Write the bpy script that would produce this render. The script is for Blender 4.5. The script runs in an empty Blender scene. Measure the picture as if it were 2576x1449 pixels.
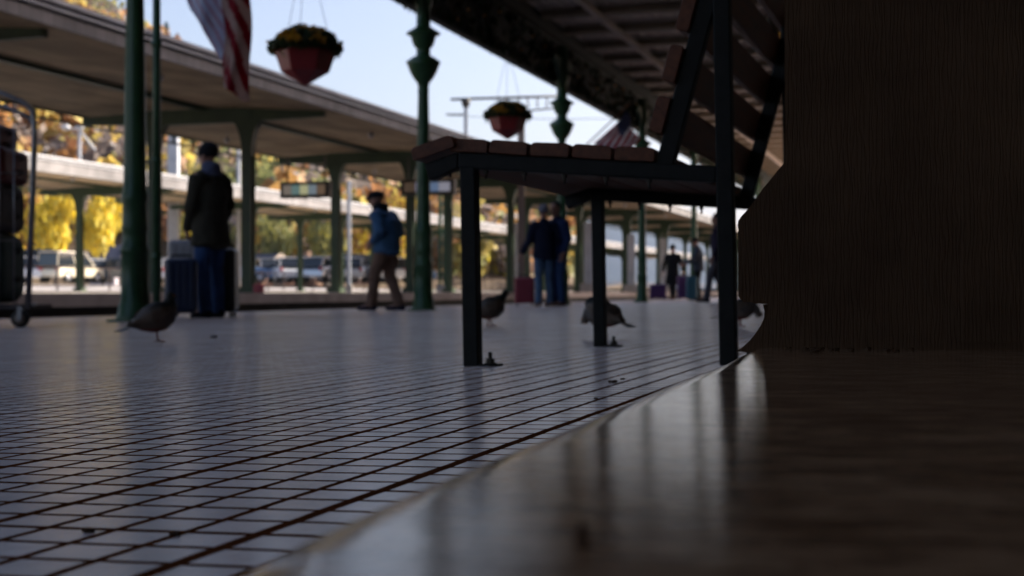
import bpy, bmesh, math, random
from mathutils import Vector, Matrix, noise
random.seed(7)
PI = math.pi
S = bpy.context.scene
COL = S.collection
# ------------------------------------------------------------------ camera
TH = math.atan(0.2981)
F = Vector((-math.sin(TH), math.cos(TH), 0)); R = Vector((math.cos(TH), math.sin(TH), 0))
CH = 0.1415                                     # lens height above the tiles under it
fD, cx, hy = 3577.8, 1288.0, 732.5              # focal length, centre, horizon in photo units (2576 wide)
cd = bpy.data.cameras.new('camera'); cam = bpy.data.objects.new('camera', cd); COL.objects.link(cam)
cam.location = (0, 0, CH); cam.rotation_euler = (PI/2, 0, TH)
cd.lens = 50; cd.sensor_width = 36; cd.shift_y = 0.0031; cd.clip_end = 9000; cd.clip_start = 0.02
cd.dof.use_dof = True; cd.dof.focus_distance = 1.5; cd.dof.aperture_fstop = 9.3
S.camera = cam
# ------------------------------------------------------------------ sky, sun, exposure
SUN_EL, SUN_AZ = math.radians(31), math.radians(52)      # azimuth: from +Y towards +X
w = bpy.data.worlds.new('World'); S.world = w; w.use_nodes = True
nt = w.node_tree; bg = nt.nodes['Background']
sky = nt.nodes.new('ShaderNodeTexSky'); sky.sky_type = 'NISHITA'; sky.sun_disc = False
sky.sun_elevation = SUN_EL; sky.sun_rotation = SUN_AZ
sky.air_density = 0.9; sky.dust_density = 3.0; sky.ozone_density = 3.0
wb = nt.nodes.new('ShaderNodeMix'); wb.data_type = 'RGBA'; wb.blend_type = 'MULTIPLY'; wb.inputs[0].default_value = 1; wb.inputs[7].default_value = (1.0, .83, .755, 1)
nt.links.new(sky.outputs[0], wb.inputs[6]); nt.links.new(wb.outputs[2], bg.inputs[0]); bg.inputs[1].default_value = 0.106
sd = bpy.data.lights.new('sun', 'SUN'); so = bpy.data.objects.new('sun', sd); COL.objects.link(so)
sd.energy = 3.7; sd.angle = math.radians(0.5); sd.color = (1, .94, .84)
sv = Vector((math.sin(SUN_AZ)*math.cos(SUN_EL), math.cos(SUN_AZ)*math.cos(SUN_EL), math.sin(SUN_EL)))
so.rotation_euler = sv.to_track_quat('Z', 'Y').to_euler(); so.location = (20, 10, 40)
S.view_settings.view_transform = 'Standard'; S.view_settings.look = 'None'
S.view_settings.exposure = 1.6; S.view_settings.gamma = 1
try:
    S.cycles.max_bounces = 7; S.cycles.diffuse_bounces = 4; S.cycles.glossy_bounces = 4; S.cycles.caustics_reflective = False
    S.cycles.use_denoising = True; S.cycles.sample_clamp_indirect = 6
except Exception: pass

# ------------------------------------------------------------------ measuring helpers
SL = 0.0188
def fz(x):                                       # height of our platform, it falls to the track
    return SL*max(x, -7.0) if x < 0 else 0.0
def W(x, y, Z):                                  # a photo position at depth Z
    X = (x-cx)/fD*Z
    p = F*Z + R*X
    return Vector((p.x, p.y, CH + (hy-y)/fD*Z))
def onfloor(x, y):                               # a photo position on our platform
    k = -(x-cx)/fD*math.cos(TH) + math.sin(TH)
    t = (y-hy)/fD
    Z = CH/(t - SL*k)
    if Z < 0 or Z*k > 7: Z = (CH+SL*7)/t
    v = W(x, y, Z); v.z = fz(v.x); return v
def atZ(x, Z):
    v = W(x, hy, Z); v.z = fz(v.x); return v
def line(p, x):                                  # depth at which the line x=-p is seen at photo column x
    return fD*1.0435*p/(2354.6-x)

def interp(tab, x):
    if x <= tab[0][0]: return tab[0][1]
    for (a, b), (c, d) in zip(tab, tab[1:]):
        if x <= c: return b+(d-b)*(x-a)/(c-a)
    return tab[-1][1]
# ------------------------------------------------------------------ mesh helpers
class MB:
    def __init__(s): s.v = []; s.f = []; s.m = []; s.sm = []; s.c = None
    def add(s, vs, fs, mi=0, smooth=False):
        b = len(s.v); s.v += [tuple(v) for v in vs]
        for f in fs: s.f.append(tuple(b+i for i in f)); s.m.append(mi); s.sm.append(smooth)
        return s
    def box(s, c, d, rz=0, mi=0, M=None):
        x, y, z = d[0]/2, d[1]/2, d[2]/2
        vs = [Vector((a*x, b*y, e*z)) for e in (-1, 1) for b in (-1, 1) for a in (-1, 1)]
        if M is None: M = Matrix.Rotation(rz, 3, 'Z')
        vs = [M @ v + Vector(c) for v in vs]
        return s.add(vs, [(0,2,3,1),(4,5,7,6),(0,1,5,4),(2,6,7,3),(0,4,6,2),(1,3,7,5)], mi)
    def bar(s, a, b, wd, ht, mi=0, up=Vector((0,0,1))):  # box beam from a to b
        a = Vector(a); b = Vector(b); d = b-a; L = d.length; d.normalize()
        sd_ = d.cross(up)
        if sd_.length < 1e-4: sd_ = Vector((1,0,0))
        sd_.normalize(); u = sd_.cross(d)
        M = Matrix((sd_, d, u)).transposed()
        return s.box((a+b)/2, (wd, L, ht), mi=mi, M=M)
    def prism(s, poly, ax, off, dep, mi=0):      # poly in a plane; ax maps (u,v,w)->xyz
        n = len(poly)
        vs = [ax(u, v, off) for u, v in poly] + [ax(u, v, off+dep) for u, v in poly]
        fs = [tuple(range(n)), tuple(range(2*n-1, n-1, -1))] + [(i, i+n, (i+1) % n+n, (i+1) % n) for i in range(n)]
        return s.add(vs, fs, mi)
    def tube(s, pts, r, seg=10, mi=0, smooth=True, cap=True, round_=0.0, ref=None, tw=0):
        pts = [Vector(p) for p in pts]; n = len(pts)
        rr = r if isinstance(r, (list, tuple)) else [r]*n
        rings = []
        pu = None
        for i, p in enumerate(pts):
            t = (pts[min(i+1, n-1)] - pts[max(i-1, 0)]).normalized()
            if ref is not None: a = Vector(ref)
            elif pu is not None: a = pu
            else: a = Vector((1,0,0)) if abs(t.x) < .9 else Vector((0,1,0))
            a = (a - t*a.dot(t)).normalized(); pu = a; b = t.cross(a)
            ri = rr[i]; rx, ry = ri if isinstance(ri, (list, tuple)) else (ri, ri)
            rings.append([p + a*rx*math.cos(2*PI*j/seg) + b*ry*math.sin(2*PI*j/seg) for j in range(seg)])
        if round_ > 0:                            # rounded ends
            def capr(i, sg):
                t = (pts[min(i+1, n-1)] - pts[max(i-1, 0)]).normalized()*sg
                ri = rr[i]; rm = (sum(ri)/2 if isinstance(ri, (list, tuple)) else ri)*round_
                return [[pts[i] + t*rm*math.sin(q) + (v-pts[i])*math.cos(q) for v in rings[i]] for q in (.5, 1.0, 1.35)]
            c0, c1 = capr(0, -1), capr(n-1, 1)
            rings = c0[::-1] + rings + c1
        vs = [v for g in rings for v in g]; m = len(rings); fs = []
        for i in range(m-1):
            for j in range(seg):
                k = (j+1) % seg
                fs.append((i*seg+j, i*seg+k, (i+1)*seg+k, (i+1)*seg+j))
        if cap: fs += [tuple(range(seg-1, -1, -1)), tuple((m-1)*seg+j for j in range(seg))]
        return s.add(vs, fs, mi, smooth)
    def lathe(s, prof, c=(0,0,0), seg=24, mi=0, flute=None, smooth=True):   # prof: (r, z)
        vs = []; c = Vector(c)
        for r, z in prof:
            for j in range(seg):
                a = 2*PI*j/seg; q = r
                if flute and flute[0] < z < flute[1]: q = r*(1-.09*(j % 2))
                vs.append(c+Vector((q*math.cos(a), q*math.sin(a), z)))
        n = len(prof); fs = []
        for i in range(n-1):
            for j in range(seg):
                k = (j+1) % seg
                fs.append((i*seg+j, i*seg+k, (i+1)*seg+k, (i+1)*seg+j))
        fs += [tuple(range(seg-1, -1, -1)), tuple((n-1)*seg+j for j in range(seg))]
        return s.add(vs, fs, mi, smooth)
    def ball(s, c, r, seg=14, rows=9, mi=0, M=None):
        c = Vector(c); r = r if isinstance(r, (list, tuple)) else (r, r, r); vs = []; fs = []
        for i in range(rows+1):
            t = PI*i/rows
            for j in range(seg):
                a = 2*PI*j/seg
                v = Vector((r[0]*math.sin(t)*math.cos(a), r[1]*math.sin(t)*math.sin(a), r[2]*math.cos(t)))
                if M: v = M @ v
                vs.append(c+v)
        for i in range(rows):
            for j in range(seg):
                k = (j+1) % seg; fs.append((i*seg+j, (i+1)*seg+j, (i+1)*seg+k, i*seg+k))
        return s.add(vs, fs, mi, True)
    def quad(s, c, u, v, mi=0): 
        c = Vector(c); return s.add([c-u-v, c+u-v, c+u+v, c-u+v], [(0,1,2,3)], mi)
    def build(s, name, mats, parent=None, bevel=0, bseg=2):
        me = bpy.data.meshes.new(name); me.from_pydata(s.v, [], s.f)
        mats = mats if isinstance(mats, (list, tuple)) else [mats]
        for m in mats: me.materials.append(m)
        me.polygons.foreach_set('material_index', s.m); me.polygons.foreach_set('use_smooth', s.sm)
        if s.c is not None:
            ca = me.color_attributes.new('tint', 'FLOAT_COLOR', 'CORNER')
            arr = []
            for f, c in zip(s.f, s.c): arr += list(c)*len(f)
            ca.data.foreach_set('color', arr)
        me.update()
        o = bpy.data.objects.new(name, me); COL.objects.link(o)
        if parent is not None: o.parent = parent
        if bevel:
            b = o.modifiers.new('edge', 'BEVEL'); b.width = bevel; b.segments = bseg; b.limit_method = 'ANGLE'; b.angle_limit = math.radians(35)
        return o
def tag(o, label=None, cat=None, group=None, kind=None):
    if label: o['label'] = label
    if cat: o['category'] = cat
    if group: o['group'] = group
    if kind: o['kind'] = kind
    return o
def thing(name, label, cat, loc=(0,0,0), rz=0, group=None):
    o = bpy.data.objects.new(name, None); COL.objects.link(o); o.location = loc; o.rotation_euler = (0,0,rz)
    o.empty_display_size = .1
    return tag(o, label, cat, group)
def dup(o, loc, rz=None, label=None, sc=None):
    c = o.copy(); COL.objects.link(c); c.location = loc
    if rz is not None: c.rotation_euler = (0,0,rz)
    if label: c['label'] = label
    if sc: c.scale = (sc,)*3
    for a in [x for x in bpy.data.objects if x.parent == o]:
        b = a.copy(); COL.objects.link(b); b.parent = c
        for e in [x for x in bpy.data.objects if x.parent == a]:
            g = e.copy(); COL.objects.link(g); g.parent = b
    return c

# ------------------------------------------------------------------ materials
def srgb(h):
    h = h.lstrip('#'); c = [int(h[i:i+2], 16)/255 for i in (0, 2, 4)]
    return tuple(((x/12.92) if x <= .04045 else ((x+.055)/1.055)**2.4) for x in c)+(1,)
def nmath(n, l, op, a, b=None, c=None):
    q = n.new('ShaderNodeMath'); q.operation = op
    for i, v in enumerate((a, b, c)):
        if v is None: continue
        if isinstance(v, (int, float)): q.inputs[i].default_value = v
        else: l.new(v, q.inputs[i])
    return q.outputs[0]
MC = {}
def mat(name, c1, c2=None, rough=.6, metal=0, scale=6, bump=0.0, bscale=None, spec=.5, rvar=0, stretch=None, trans=0, tint=False, coat=0, detail=4):
    m = bpy.data.materials.new(name); m.use_nodes = True; n = m.node_tree.nodes; l = m.node_tree.links
    p = n['Principled BSDF']; p.inputs['Roughness'].default_value = rough; p.inputs['Metallic'].default_value = metal
    p.inputs['Specular IOR Level'].default_value = spec; p.inputs['Coat Weight'].default_value = coat
    c1 = tuple(c1)+(1,) if len(c1) == 3 else c1
    tc = n.new('ShaderNodeTexCoord'); mp = n.new('ShaderNodeMapping'); l.new(tc.outputs['Object'], mp.inputs[0])
    if stretch: mp.inputs['Scale'].default_value = stretch
    nz = n.new('ShaderNodeTexNoise'); nz.inputs['Scale'].default_value = scale; nz.inputs['Detail'].default_value = detail; nz.inputs['Roughness'].default_value = .62
    l.new(mp.outputs[0], nz.inputs[0])
    if c2 is not None:
        c2 = tuple(c2)+(1,) if len(c2) == 3 else c2
        cr = n.new('ShaderNodeValToRGB'); cr.color_ramp.elements[0].position = .3; cr.color_ramp.elements[1].position = .7
        cr.color_ramp.elements[0].color = c1; cr.color_ramp.elements[1].color = c2
        l.new(nz.outputs[0], cr.inputs[0]); out = cr.outputs[0]
    else:
        rg = n.new('ShaderNodeRGB'); rg.outputs[0].default_value = c1; out = rg.outputs[0]
    if tint:
        at = n.new('ShaderNodeAttribute'); at.attribute_name = 'tint'
        mx = n.new('ShaderNodeMix'); mx.data_type = 'RGBA'; mx.blend_type = 'MULTIPLY'; mx.inputs[0].default_value = 1
        l.new(out, mx.inputs[6]); l.new(at.outputs[0], mx.inputs[7]); out = mx.outputs[2]
    l.new(out, p.inputs['Base Color'])
    if rvar:
        mr = n.new('ShaderNodeMapRange'); mr.inputs[3].default_value = rough-rvar; mr.inputs[4].default_value = rough+rvar
        l.new(nz.outputs[0], mr.inputs[0]); l.new(mr.outputs[0], p.inputs['Roughness'])
    if bump:
        n2 = n.new('ShaderNodeTexNoise'); n2.inputs['Scale'].default_value = bscale or scale*4; n2.inputs['Detail'].default_value = 5
        l.new(mp.outputs[0], n2.inputs[0])
        b = n.new('ShaderNodeBump'); b.inputs['Strength'].default_value = .6; b.inputs['Distance'].default_value = bump
        l.new(n2.outputs[0], b.inputs['Height']); l.new(b.outputs[0], p.inputs['Normal'])
    if trans:
        tr = n.new('ShaderNodeBsdfTranslucent'); ms = n.new('ShaderNodeMixShader'); ms.inputs[0].default_value = trans
        l.new(out, tr.inputs[0]); l.new(p.outputs[0], ms.inputs[1]); l.new(tr.outputs[0], ms.inputs[2])
        l.new(ms.outputs[0], n['Material Output'].inputs[0])
    MC[name] = m
    return m
# tiles: small squares pressed into larger tiles, grooves cut by the shader
def tile_mat():
    m = bpy.data.materials.new('platform_tile'); m.use_nodes = True; n = m.node_tree.nodes; l = m.node_tree.links
    p = n['Principled BSDF']
    tc = n.new('ShaderNodeTexCoord'); sp = n.new('ShaderNodeSeparateXYZ')
    wob = n.new('ShaderNodeTexNoise'); wob.inputs['Scale'].default_value = 9; wob.inputs['Detail'].default_value = 2
    l.new(tc.outputs['Object'], wob.inputs[0])
    wv = n.new('ShaderNodeVectorMath'); wv.operation = 'MULTIPLY_ADD'; l.new(wob.outputs['Color'], wv.inputs[0]); wv.inputs[1].default_value = (.0035, .0035, 0); l.new(tc.outputs['Object'], wv.inputs[2])
    l.new(wv.outputs[0], sp.inputs[0])
    P = .0495; hs = []
    cells = []
    for ax, gw, big in (('X', .0072, .0108), ('Y', .0072, .0092)):
        c = nmath(n, l, 'DIVIDE', sp.outputs[ax], P)
        cells.append(nmath(n, l, 'FLOOR', c))
        fr = nmath(n, l, 'SUBTRACT', c, cells[-1])
        d = nmath(n, l, 'MULTIPLY', nmath(n, l, 'MINIMUM', fr, nmath(n, l, 'SUBTRACT', 1.0, fr)), P)   # distance to nearest joint
        c4 = nmath(n, l, 'DIVIDE', sp.outputs[ax], P*4); f4 = nmath(n, l, 'FRACT', c4)
        d4 = nmath(n, l, 'MULTIPLY', nmath(n, l, 'MINIMUM', f4, nmath(n, l, 'SUBTRACT', 1.0, f4)), P*4)
        a = nmath(n, l, 'SUBTRACT', d, gw*.5); b = nmath(n, l, 'SUBTRACT', d4, big*.5)
        hs.append(nmath(n, l, 'MINIMUM', a, b))
    dist = nmath(n, l, 'MINIMUM', hs[0], hs[1])
    mr = n.new('ShaderNodeMapRange'); mr.interpolation_type = 'SMOOTHSTEP'; mr.inputs[1].default_value = -.0004; mr.inputs[2].default_value = .0006
    l.new(dist, mr.inputs[0]); top = mr.outputs[0]
    # worn colour per square
    cv = n.new('ShaderNodeCombineXYZ'); l.new(cells[0], cv.inputs[0]); l.new(cells[1], cv.inputs[1])
    wn = n.new('ShaderNodeTexWhiteNoise'); wn.noise_dimensions = '2D'; l.new(cv.outputs[0], wn.inputs[0])
    nz = n.new('ShaderNodeTexNoise'); nz.inputs['Scale'].default_value = 1.3; nz.inputs['Detail'].default_value = 8; nz.inputs['Roughness'].default_value = .7; l.new(tc.outputs['Object'], nz.inputs[0])
    nf = n.new('ShaderNodeTexNoise'); nf.inputs['Scale'].default_value = 55; nf.inputs['Detail'].default_value = 5; l.new(tc.outputs['Object'], nf.inputs[0])
    cr = n.new('ShaderNodeValToRGB'); e = cr.color_ramp.elements; e[0].position = .25; e[1].position = .75
    e[0].color = (.28, .22, .215, 1); e[1].color = (.72, .64, .65, 1)
    mixv = nmath(n, l, 'ADD', nmath(n, l, 'MULTIPLY', nz.outputs[0], .60), nmath(n, l, 'MULTIPLY', wn.outputs[0], .40))
    l.new(mixv, cr.inputs[0])
    mx = n.new('ShaderNodeMix'); mx.data_type = 'RGBA'; l.new(top, mx.inputs[0]); mx.inputs[6].default_value = (.17, .060, .026, 1); l.new(cr.outputs[0], mx.inputs[7])
    l.new(mx.outputs[2], p.inputs['Base Color'])
    p.inputs['Sheen Tint'].default_value = (.96, .90, 1, 1); p.inputs['Sheen Roughness'].default_value = .33
    l.new(nmath(n, l, 'MULTIPLY', top, .45), p.inputs['Sheen Weight'])
    rg = nmath(n, l, 'ADD', .11, nmath(n, l, 'MULTIPLY', nz.outputs[0], .18))
    rg2 = nmath(n, l, 'ADD', rg, nmath(n, l, 'MULTIPLY', nf.outputs[0], .03))
    ra = nmath(n, l, 'MULTIPLY_ADD', top, nmath(n, l, 'SUBTRACT', rg2, .95), .95)
    l.new(ra, p.inputs['Roughness'])
    l.new(nmath(n, l, 'MULTIPLY_ADD', top, .95, .0), p.inputs['Specular IOR Level'])
    vo = n.new('ShaderNodeTexVoronoi'); vo.inputs['Scale'].default_value = 2.3; vo.inputs['Randomness'].default_value = 1; l.new(tc.outputs['Object'], vo.inputs[0])
    gm = n.new('ShaderNodeMapRange'); gm.inputs[1].default_value = .022; gm.inputs[2].default_value = .030; gm.inputs[3].default_value = .35; gm.inputs[4].default_value = 1; l.new(vo.outputs[0], gm.inputs[0])
    st = n.new('ShaderNodeTexNoise'); st.inputs['Scale'].default_value = .8; st.inputs['Detail'].default_value = 10; st.inputs['Roughness'].default_value = .8; l.new(tc.outputs['Object'], st.inputs[0])
    sm = n.new('ShaderNodeMapRange'); sm.inputs[1].default_value = .36; sm.inputs[2].default_value = .50; sm.inputs[3].default_value = .5; sm.inputs[4].default_value = 1; l.new(st.outputs[0], sm.inputs[0])
    dm = n.new('ShaderNodeMix'); dm.data_type = 'RGBA'; dm.blend_type = 'MULTIPLY'; dm.inputs[0].default_value = 1; l.new(mx.outputs[2], dm.inputs[6]); l.new(nmath(n, l, 'MULTIPLY', gm.outputs[0], sm.outputs[0]), dm.inputs[7]); l.new(dm.outputs[2], p.inputs['Base Color'])
    # height: groove profile + tilt of each square + grain
    tilt = n.new('ShaderNodeVectorMath'); tilt.operation = 'DOT_PRODUCT'
    tw = n.new('ShaderNodeVectorMath'); tw.operation = 'SUBTRACT'; l.new(wn.outputs['Color'], tw.inputs[0]); tw.inputs[1].default_value = (.5, .5, .5)
    l.new(tw.outputs[0], tilt.inputs[0]); l.new(tc.outputs['Object'], tilt.inputs[1])
    g = nmath(n, l, 'MULTIPLY', nf.outputs[0], .00003)
    h = nmath(n, l, 'ADD', nmath(n, l, 'MULTIPLY', top, .0006), g)
    n3 = n.new('ShaderNodeTexNoise'); n3.inputs['Scale'].default_value = 14; n3.inputs['Detail'].default_value = 2; l.new(tc.outputs['Object'], n3.inputs[0])
    h = nmath(n, l, 'ADD', h, nmath(n, l, 'MULTIPLY', n3.outputs[0], .00006))
    b = n.new('ShaderNodeBump'); b.inputs['Strength'].default_value = .8; b.inputs['Distance'].default_value = 1.0
    l.new(h, b.inputs['Height']); l.new(b.outputs[0], p.inputs['Normal'])
    return m
M_tile = tile_mat()
M_slab = mat('polished_stone', (.38, .225, .13), (.82, .56, .36), rough=.075, scale=5, bump=.0004, bscale=14, spec=1, rvar=.05, stretch=(2.6, 6.5, 2), detail=9)
def wear(m, lo=.35):                               # dark scuffs and fine directional streaks on stone
    n = m.node_tree.nodes; l = m.node_tree.links; p = n['Principled BSDF']; src = p.inputs['Base Color'].links[0].from_socket
    tc = n.new('ShaderNodeTexCoord'); mp = n.new('ShaderNodeMapping'); mp.inputs['Scale'].default_value = (24, 62, 9); l.new(tc.outputs['Object'], mp.inputs[0])
    a = n.new('ShaderNodeTexNoise'); a.inputs['Scale'].default_value = 1; a.inputs['Detail'].default_value = 9; a.inputs['Roughness'].default_value = .75; l.new(mp.outputs[0], a.inputs[0])
    cr = n.new('ShaderNodeValToRGB'); cr.color_ramp.elements[0].position = .40; cr.color_ramp.elements[1].position = .54; cr.color_ramp.elements[0].color = (lo, lo*.85, lo*.75, 1); l.new(a.outputs[0], cr.inputs[0])
    mx = n.new('ShaderNodeMix'); mx.data_type = 'RGBA'; mx.blend_type = 'MULTIPLY'; mx.inputs[0].default_value = 1; l.new(src, mx.inputs[6]); l.new(cr.outputs[0], mx.inputs[7]); l.new(mx.outputs[2], p.inputs['Base Color'])
    rs = p.inputs['Roughness'].links[0].from_socket; q = nmath(n, l, 'SUBTRACT', 1.0, a.outputs[0]); l.new(nmath(n, l, 'MULTIPLY_ADD', nmath(n, l, 'POWER', q, 4.0), .40, rs), p.inputs['Roughness'])
    b = n.new('ShaderNodeBump'); b.inputs['Strength'].default_value = .5; b.inputs['Distance'].default_value = .00022; l.new(a.outputs[0], b.inputs['Height']); l.new(p.inputs['Normal'].links[0].from_socket, b.inputs['Normal']); l.new(b.outputs[0], p.inputs['Normal'])
wear(M_slab)
for k_, v_ in (('Sheen Weight', .0), ('Sheen Tint', (1, .80, .62, 1)), ('Sheen Roughness', .4)): M_slab.node_tree.nodes['Principled BSDF'].inputs[k_].default_value = v_
def pier_mat():
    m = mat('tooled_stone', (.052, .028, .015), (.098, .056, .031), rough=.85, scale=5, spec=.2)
    n = m.node_tree.nodes; l = m.node_tree.links
    tc = n.new('ShaderNodeTexCoord'); wv = n.new('ShaderNodeTexWave'); wv.bands_direction = 'X'; wv.inputs['Scale'].default_value = 62; wv.inputs['Distortion'].default_value = 9
    wv.inputs['Detail'].default_value = 4; wv.inputs['Detail Scale'].default_value = 3
    mp = n.new('ShaderNodeMapping'); mp.inputs['Scale'].default_value = (1, 1, .12); l.new(tc.outputs['Object'], mp.inputs[0]); l.new(mp.outputs[0], wv.inputs[0])
    nz = n.new('ShaderNodeTexNoise'); nz.inputs['Scale'].default_value = 60; nz.inputs['Detail'].default_value = 6; l.new(tc.outputs['Object'], nz.inputs[0])
    s_ = nmath(n, l, 'ADD', wv.outputs[1], nmath(n, l, 'MULTIPLY', nz.outputs[0], .9))
    b = n.new('ShaderNodeBump'); b.inputs['Strength'].default_value = 1; b.inputs['Distance'].default_value = .0006
    l.new(s_, b.inputs['Height']); l.new(b.outputs[0], n['Principled BSDF'].inputs['Normal'])
    return m
M_pier = pier_mat()
M_conc = mat('concrete', (.36, .32, .28), (.50, .45, .40), rough=.85, scale=2.5, bump=.004)
M_coping = mat('coping_stone', (.16, .12, .095), (.24, .19, .15), rough=.8, scale=3, bump=.004)
M_plat = mat('platform_asphalt', (.30, .25, .215), (.44, .37, .33), rough=.85, scale=2, bump=.003)
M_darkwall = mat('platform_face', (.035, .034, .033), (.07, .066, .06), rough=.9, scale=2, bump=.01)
M_ballast = mat('ballast', (.16, .135, .11), (.34, .29, .24), rough=.95, scale=9, bump=.05, bscale=18)
M_green = mat('green_paint', (.016, .062, .022), (.032, .098, .036), rough=.38, scale=7, bump=.0012, bscale=30, rvar=.08)
M_green2 = mat('pale_green_paint', (.014, .036, .012), (.030, .060, .020), rough=.5, scale=3, bump=.002)
M_steel = mat('bench_steel', (.008, .009, .010), (.018, .019, .019), spec=.15, rough=.5, scale=25, bump=.0006, bscale=120, rvar=.1)
M_bolt = mat('bolt_steel', (.03, .026, .022), (.07, .06, .05), rough=.5, metal=.6, scale=60, bump=.001)
M_wood = mat('stained_wood', (.085, .027, .013), (.20, .068, .032), spec=.35, rough=.5, scale=5, bump=.0012, bscale=40, stretch=(14, 1, 14), rvar=.1, detail=7)
M_soffit = mat('soffit_board', (.46, .345, .20), (.60, .46, .285), rough=.75, scale=1.2, bump=.003, stretch=(1, .15, 1))
def lines(m, axis, period, width, dark):
    n = m.node_tree.nodes; l = m.node_tree.links; p = n['Principled BSDF']; src = p.inputs['Base Color'].links[0].from_socket
    tc = n.new('ShaderNodeTexCoord'); sp = n.new('ShaderNodeSeparateXYZ'); l.new(tc.outputs['Object'], sp.inputs[0])
    f = nmath(n, l, 'FRACT', nmath(n, l, 'DIVIDE', sp.outputs[axis], period)); k = nmath(n, l, 'LESS_THAN', f, width)
    wn_ = n.new('ShaderNodeTexWhiteNoise'); wn_.noise_dimensions = '1D'; l.new(nmath(n, l, 'FLOOR', nmath(n, l, 'DIVIDE', sp.outputs[axis], period)), wn_.inputs['W'])
    v = nmath(n, l, 'MULTIPLY_ADD', wn_.outputs[0], .22, .80); v = nmath(n, l, 'MULTIPLY', v, nmath(n, l, 'MULTIPLY_ADD', k, dark-1, 1.0))
    nz = n.new('ShaderNodeTexNoise'); nz.inputs['Scale'].default_value = .9; nz.inputs['Detail'].default_value = 8; l.new(tc.outputs['Object'], nz.inputs[0])
    r = n.new('ShaderNodeMapRange'); r.inputs[1].default_value = .38; r.inputs[2].default_value = .56; r.inputs[3].default_value = .62; r.inputs[4].default_value = 1; l.new(nz.outputs[0], r.inputs[0]); v = nmath(n, l, 'MULTIPLY', v, r.outputs[0])
    mx = n.new('ShaderNodeMix'); mx.data_type = 'RGBA'; mx.blend_type = 'MULTIPLY'; mx.inputs[0].default_value = 1; l.new(src, mx.inputs[6]); l.new(v, mx.inputs[7]); l.new(mx.outputs[2], p.inputs['Base Color'])
lines(M_soffit, 'X', .19, .09, .45)
M_fascia = mat('fascia_sheet', (.22, .205, .20), (.30, .28, .275), rough=.6, scale=1.5, bump=.002)
lines(M_fascia, 'Y', .24, .07, .6)
M_white = mat('white_flashing', (.42, .42, .43), (.55, .55, .56), rough=.4, scale=2)
M_roof = mat('roof_sheet', (.10, .10, .10), (.17, .165, .16), rough=.6, scale=1)
M_ceil = mat('corrugated_ceiling', (.62, .54, .45), (.74, .66, .56), rough=.6, scale=1.5)
M_ceilbeam = mat('ceiling_beam', (.22, .18, .12), (.30, .25, .17), rough=.6, scale=3)
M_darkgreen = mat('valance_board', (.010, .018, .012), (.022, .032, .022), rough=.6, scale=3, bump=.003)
M_wall = mat('station_plaster', (.22, .17, .12), (.30, .24, .17), rough=.9, scale=1.5, bump=.004)
M_glass = mat('dark_glass', (.02, .025, .03), rough=.06, spec=.7)
M_chrome = mat('zinc_wire', (.20, .20, .22), (.34, .34, .36), rough=.35, metal=.8, scale=20)
M_rubber = mat('rubber', (.012, .012, .012), (.03, .03, .028), rough=.8, scale=20)
M_pot = mat('red_planter', (.22, .018, .020), (.33, .032, .032), rough=.35, scale=4)
M_leaf = mat('leaf_tint', (.8, .8, .8), (1, 1, 1), rough=.6, scale=1, tint=True, trans=.45)
M_bark = mat('bark', (.035, .028, .022), (.10, .085, .07), rough=.9, scale=6, bump=.02)
M_asph = mat('car_park_asphalt', (.38, .34, .32), (.50, .46, .43), rough=.9, scale=1.2)
M_grass = mat('dry_grass', (.10, .10, .04), (.22, .17, .06), rough=.95, scale=.4, bump=.05)

# ------------------------------------------------------------------ the ground and the platforms
Y0, Y1 = -70.0, 230.0
m = MB()
m.add([(-7, Y0, fz(-7)), (0, Y0, 0), (0, Y1, 0), (-7, Y1, fz(-7))], [(0,1,2,3)])
m.add([(-8.7, Y0, fz(-7)), (-7, Y0, fz(-7)), (-7, Y1, fz(-7)), (-8.7, Y1, fz(-7))], [(0,1,2,3)])
m.add([(0, Y0, 0), (3, Y0, 0), (3, Y1, 0), (0, Y1, 0)], [(0,1,2,3)])
tag(m.build('platform', M_tile), 'tiled station platform falling gently to the track', kind='structure')
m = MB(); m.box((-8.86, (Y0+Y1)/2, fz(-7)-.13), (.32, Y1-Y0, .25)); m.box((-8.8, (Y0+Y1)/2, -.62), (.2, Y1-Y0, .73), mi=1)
tag(m.build('platform_edge', [M_coping, M_darkwall]), kind='structure')
def far_platform(name, p0, p1, z, y0, y1, mt):
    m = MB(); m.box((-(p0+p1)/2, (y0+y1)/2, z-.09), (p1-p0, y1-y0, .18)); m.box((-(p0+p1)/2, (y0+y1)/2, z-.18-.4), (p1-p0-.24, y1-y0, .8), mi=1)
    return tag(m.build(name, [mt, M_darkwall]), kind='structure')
far_platform('middle_platform', 11.4, 18.6, .105, -70, 230, M_plat)
far_platform('far_platform', 23.6, 31.0, .12, -70, 230, M_conc)
m = MB(); m.add([(-34, -90, -.95), (60, -90, -.95), (60, 400, -.95), (-34, 400, -.95)], [(0,1,2,3)])
tag(m.build('track_bed', M_ballast), kind='structure')
m = MB(); m.add([(-4000, -3000, -1.3), (4000, -3000, -1.3), (4000, 7000, -1.3), (-4000, 7000, -1.3)], [(0,1,2,3)])
tag(m.build('ground', M_grass), kind='structure')
m = MB(); m.add([(-140, -40, .62), (-64, -40, .62), (-64, 400, .62), (-140, 400, .62), (-34.3, -40, .15), (-34.3, 400, .15)], [(0,1,2,3), (1,4,5,2)])
tag(m.build('car_park', M_asph), kind='structure')
m = MB(); m.box((-34.15, 180, -.4), (.3, 440, 1.14))
tag(m.build('retaining_wall', M_conc), 'low pale concrete wall holding up the car park behind the far platform', 'wall')
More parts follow.
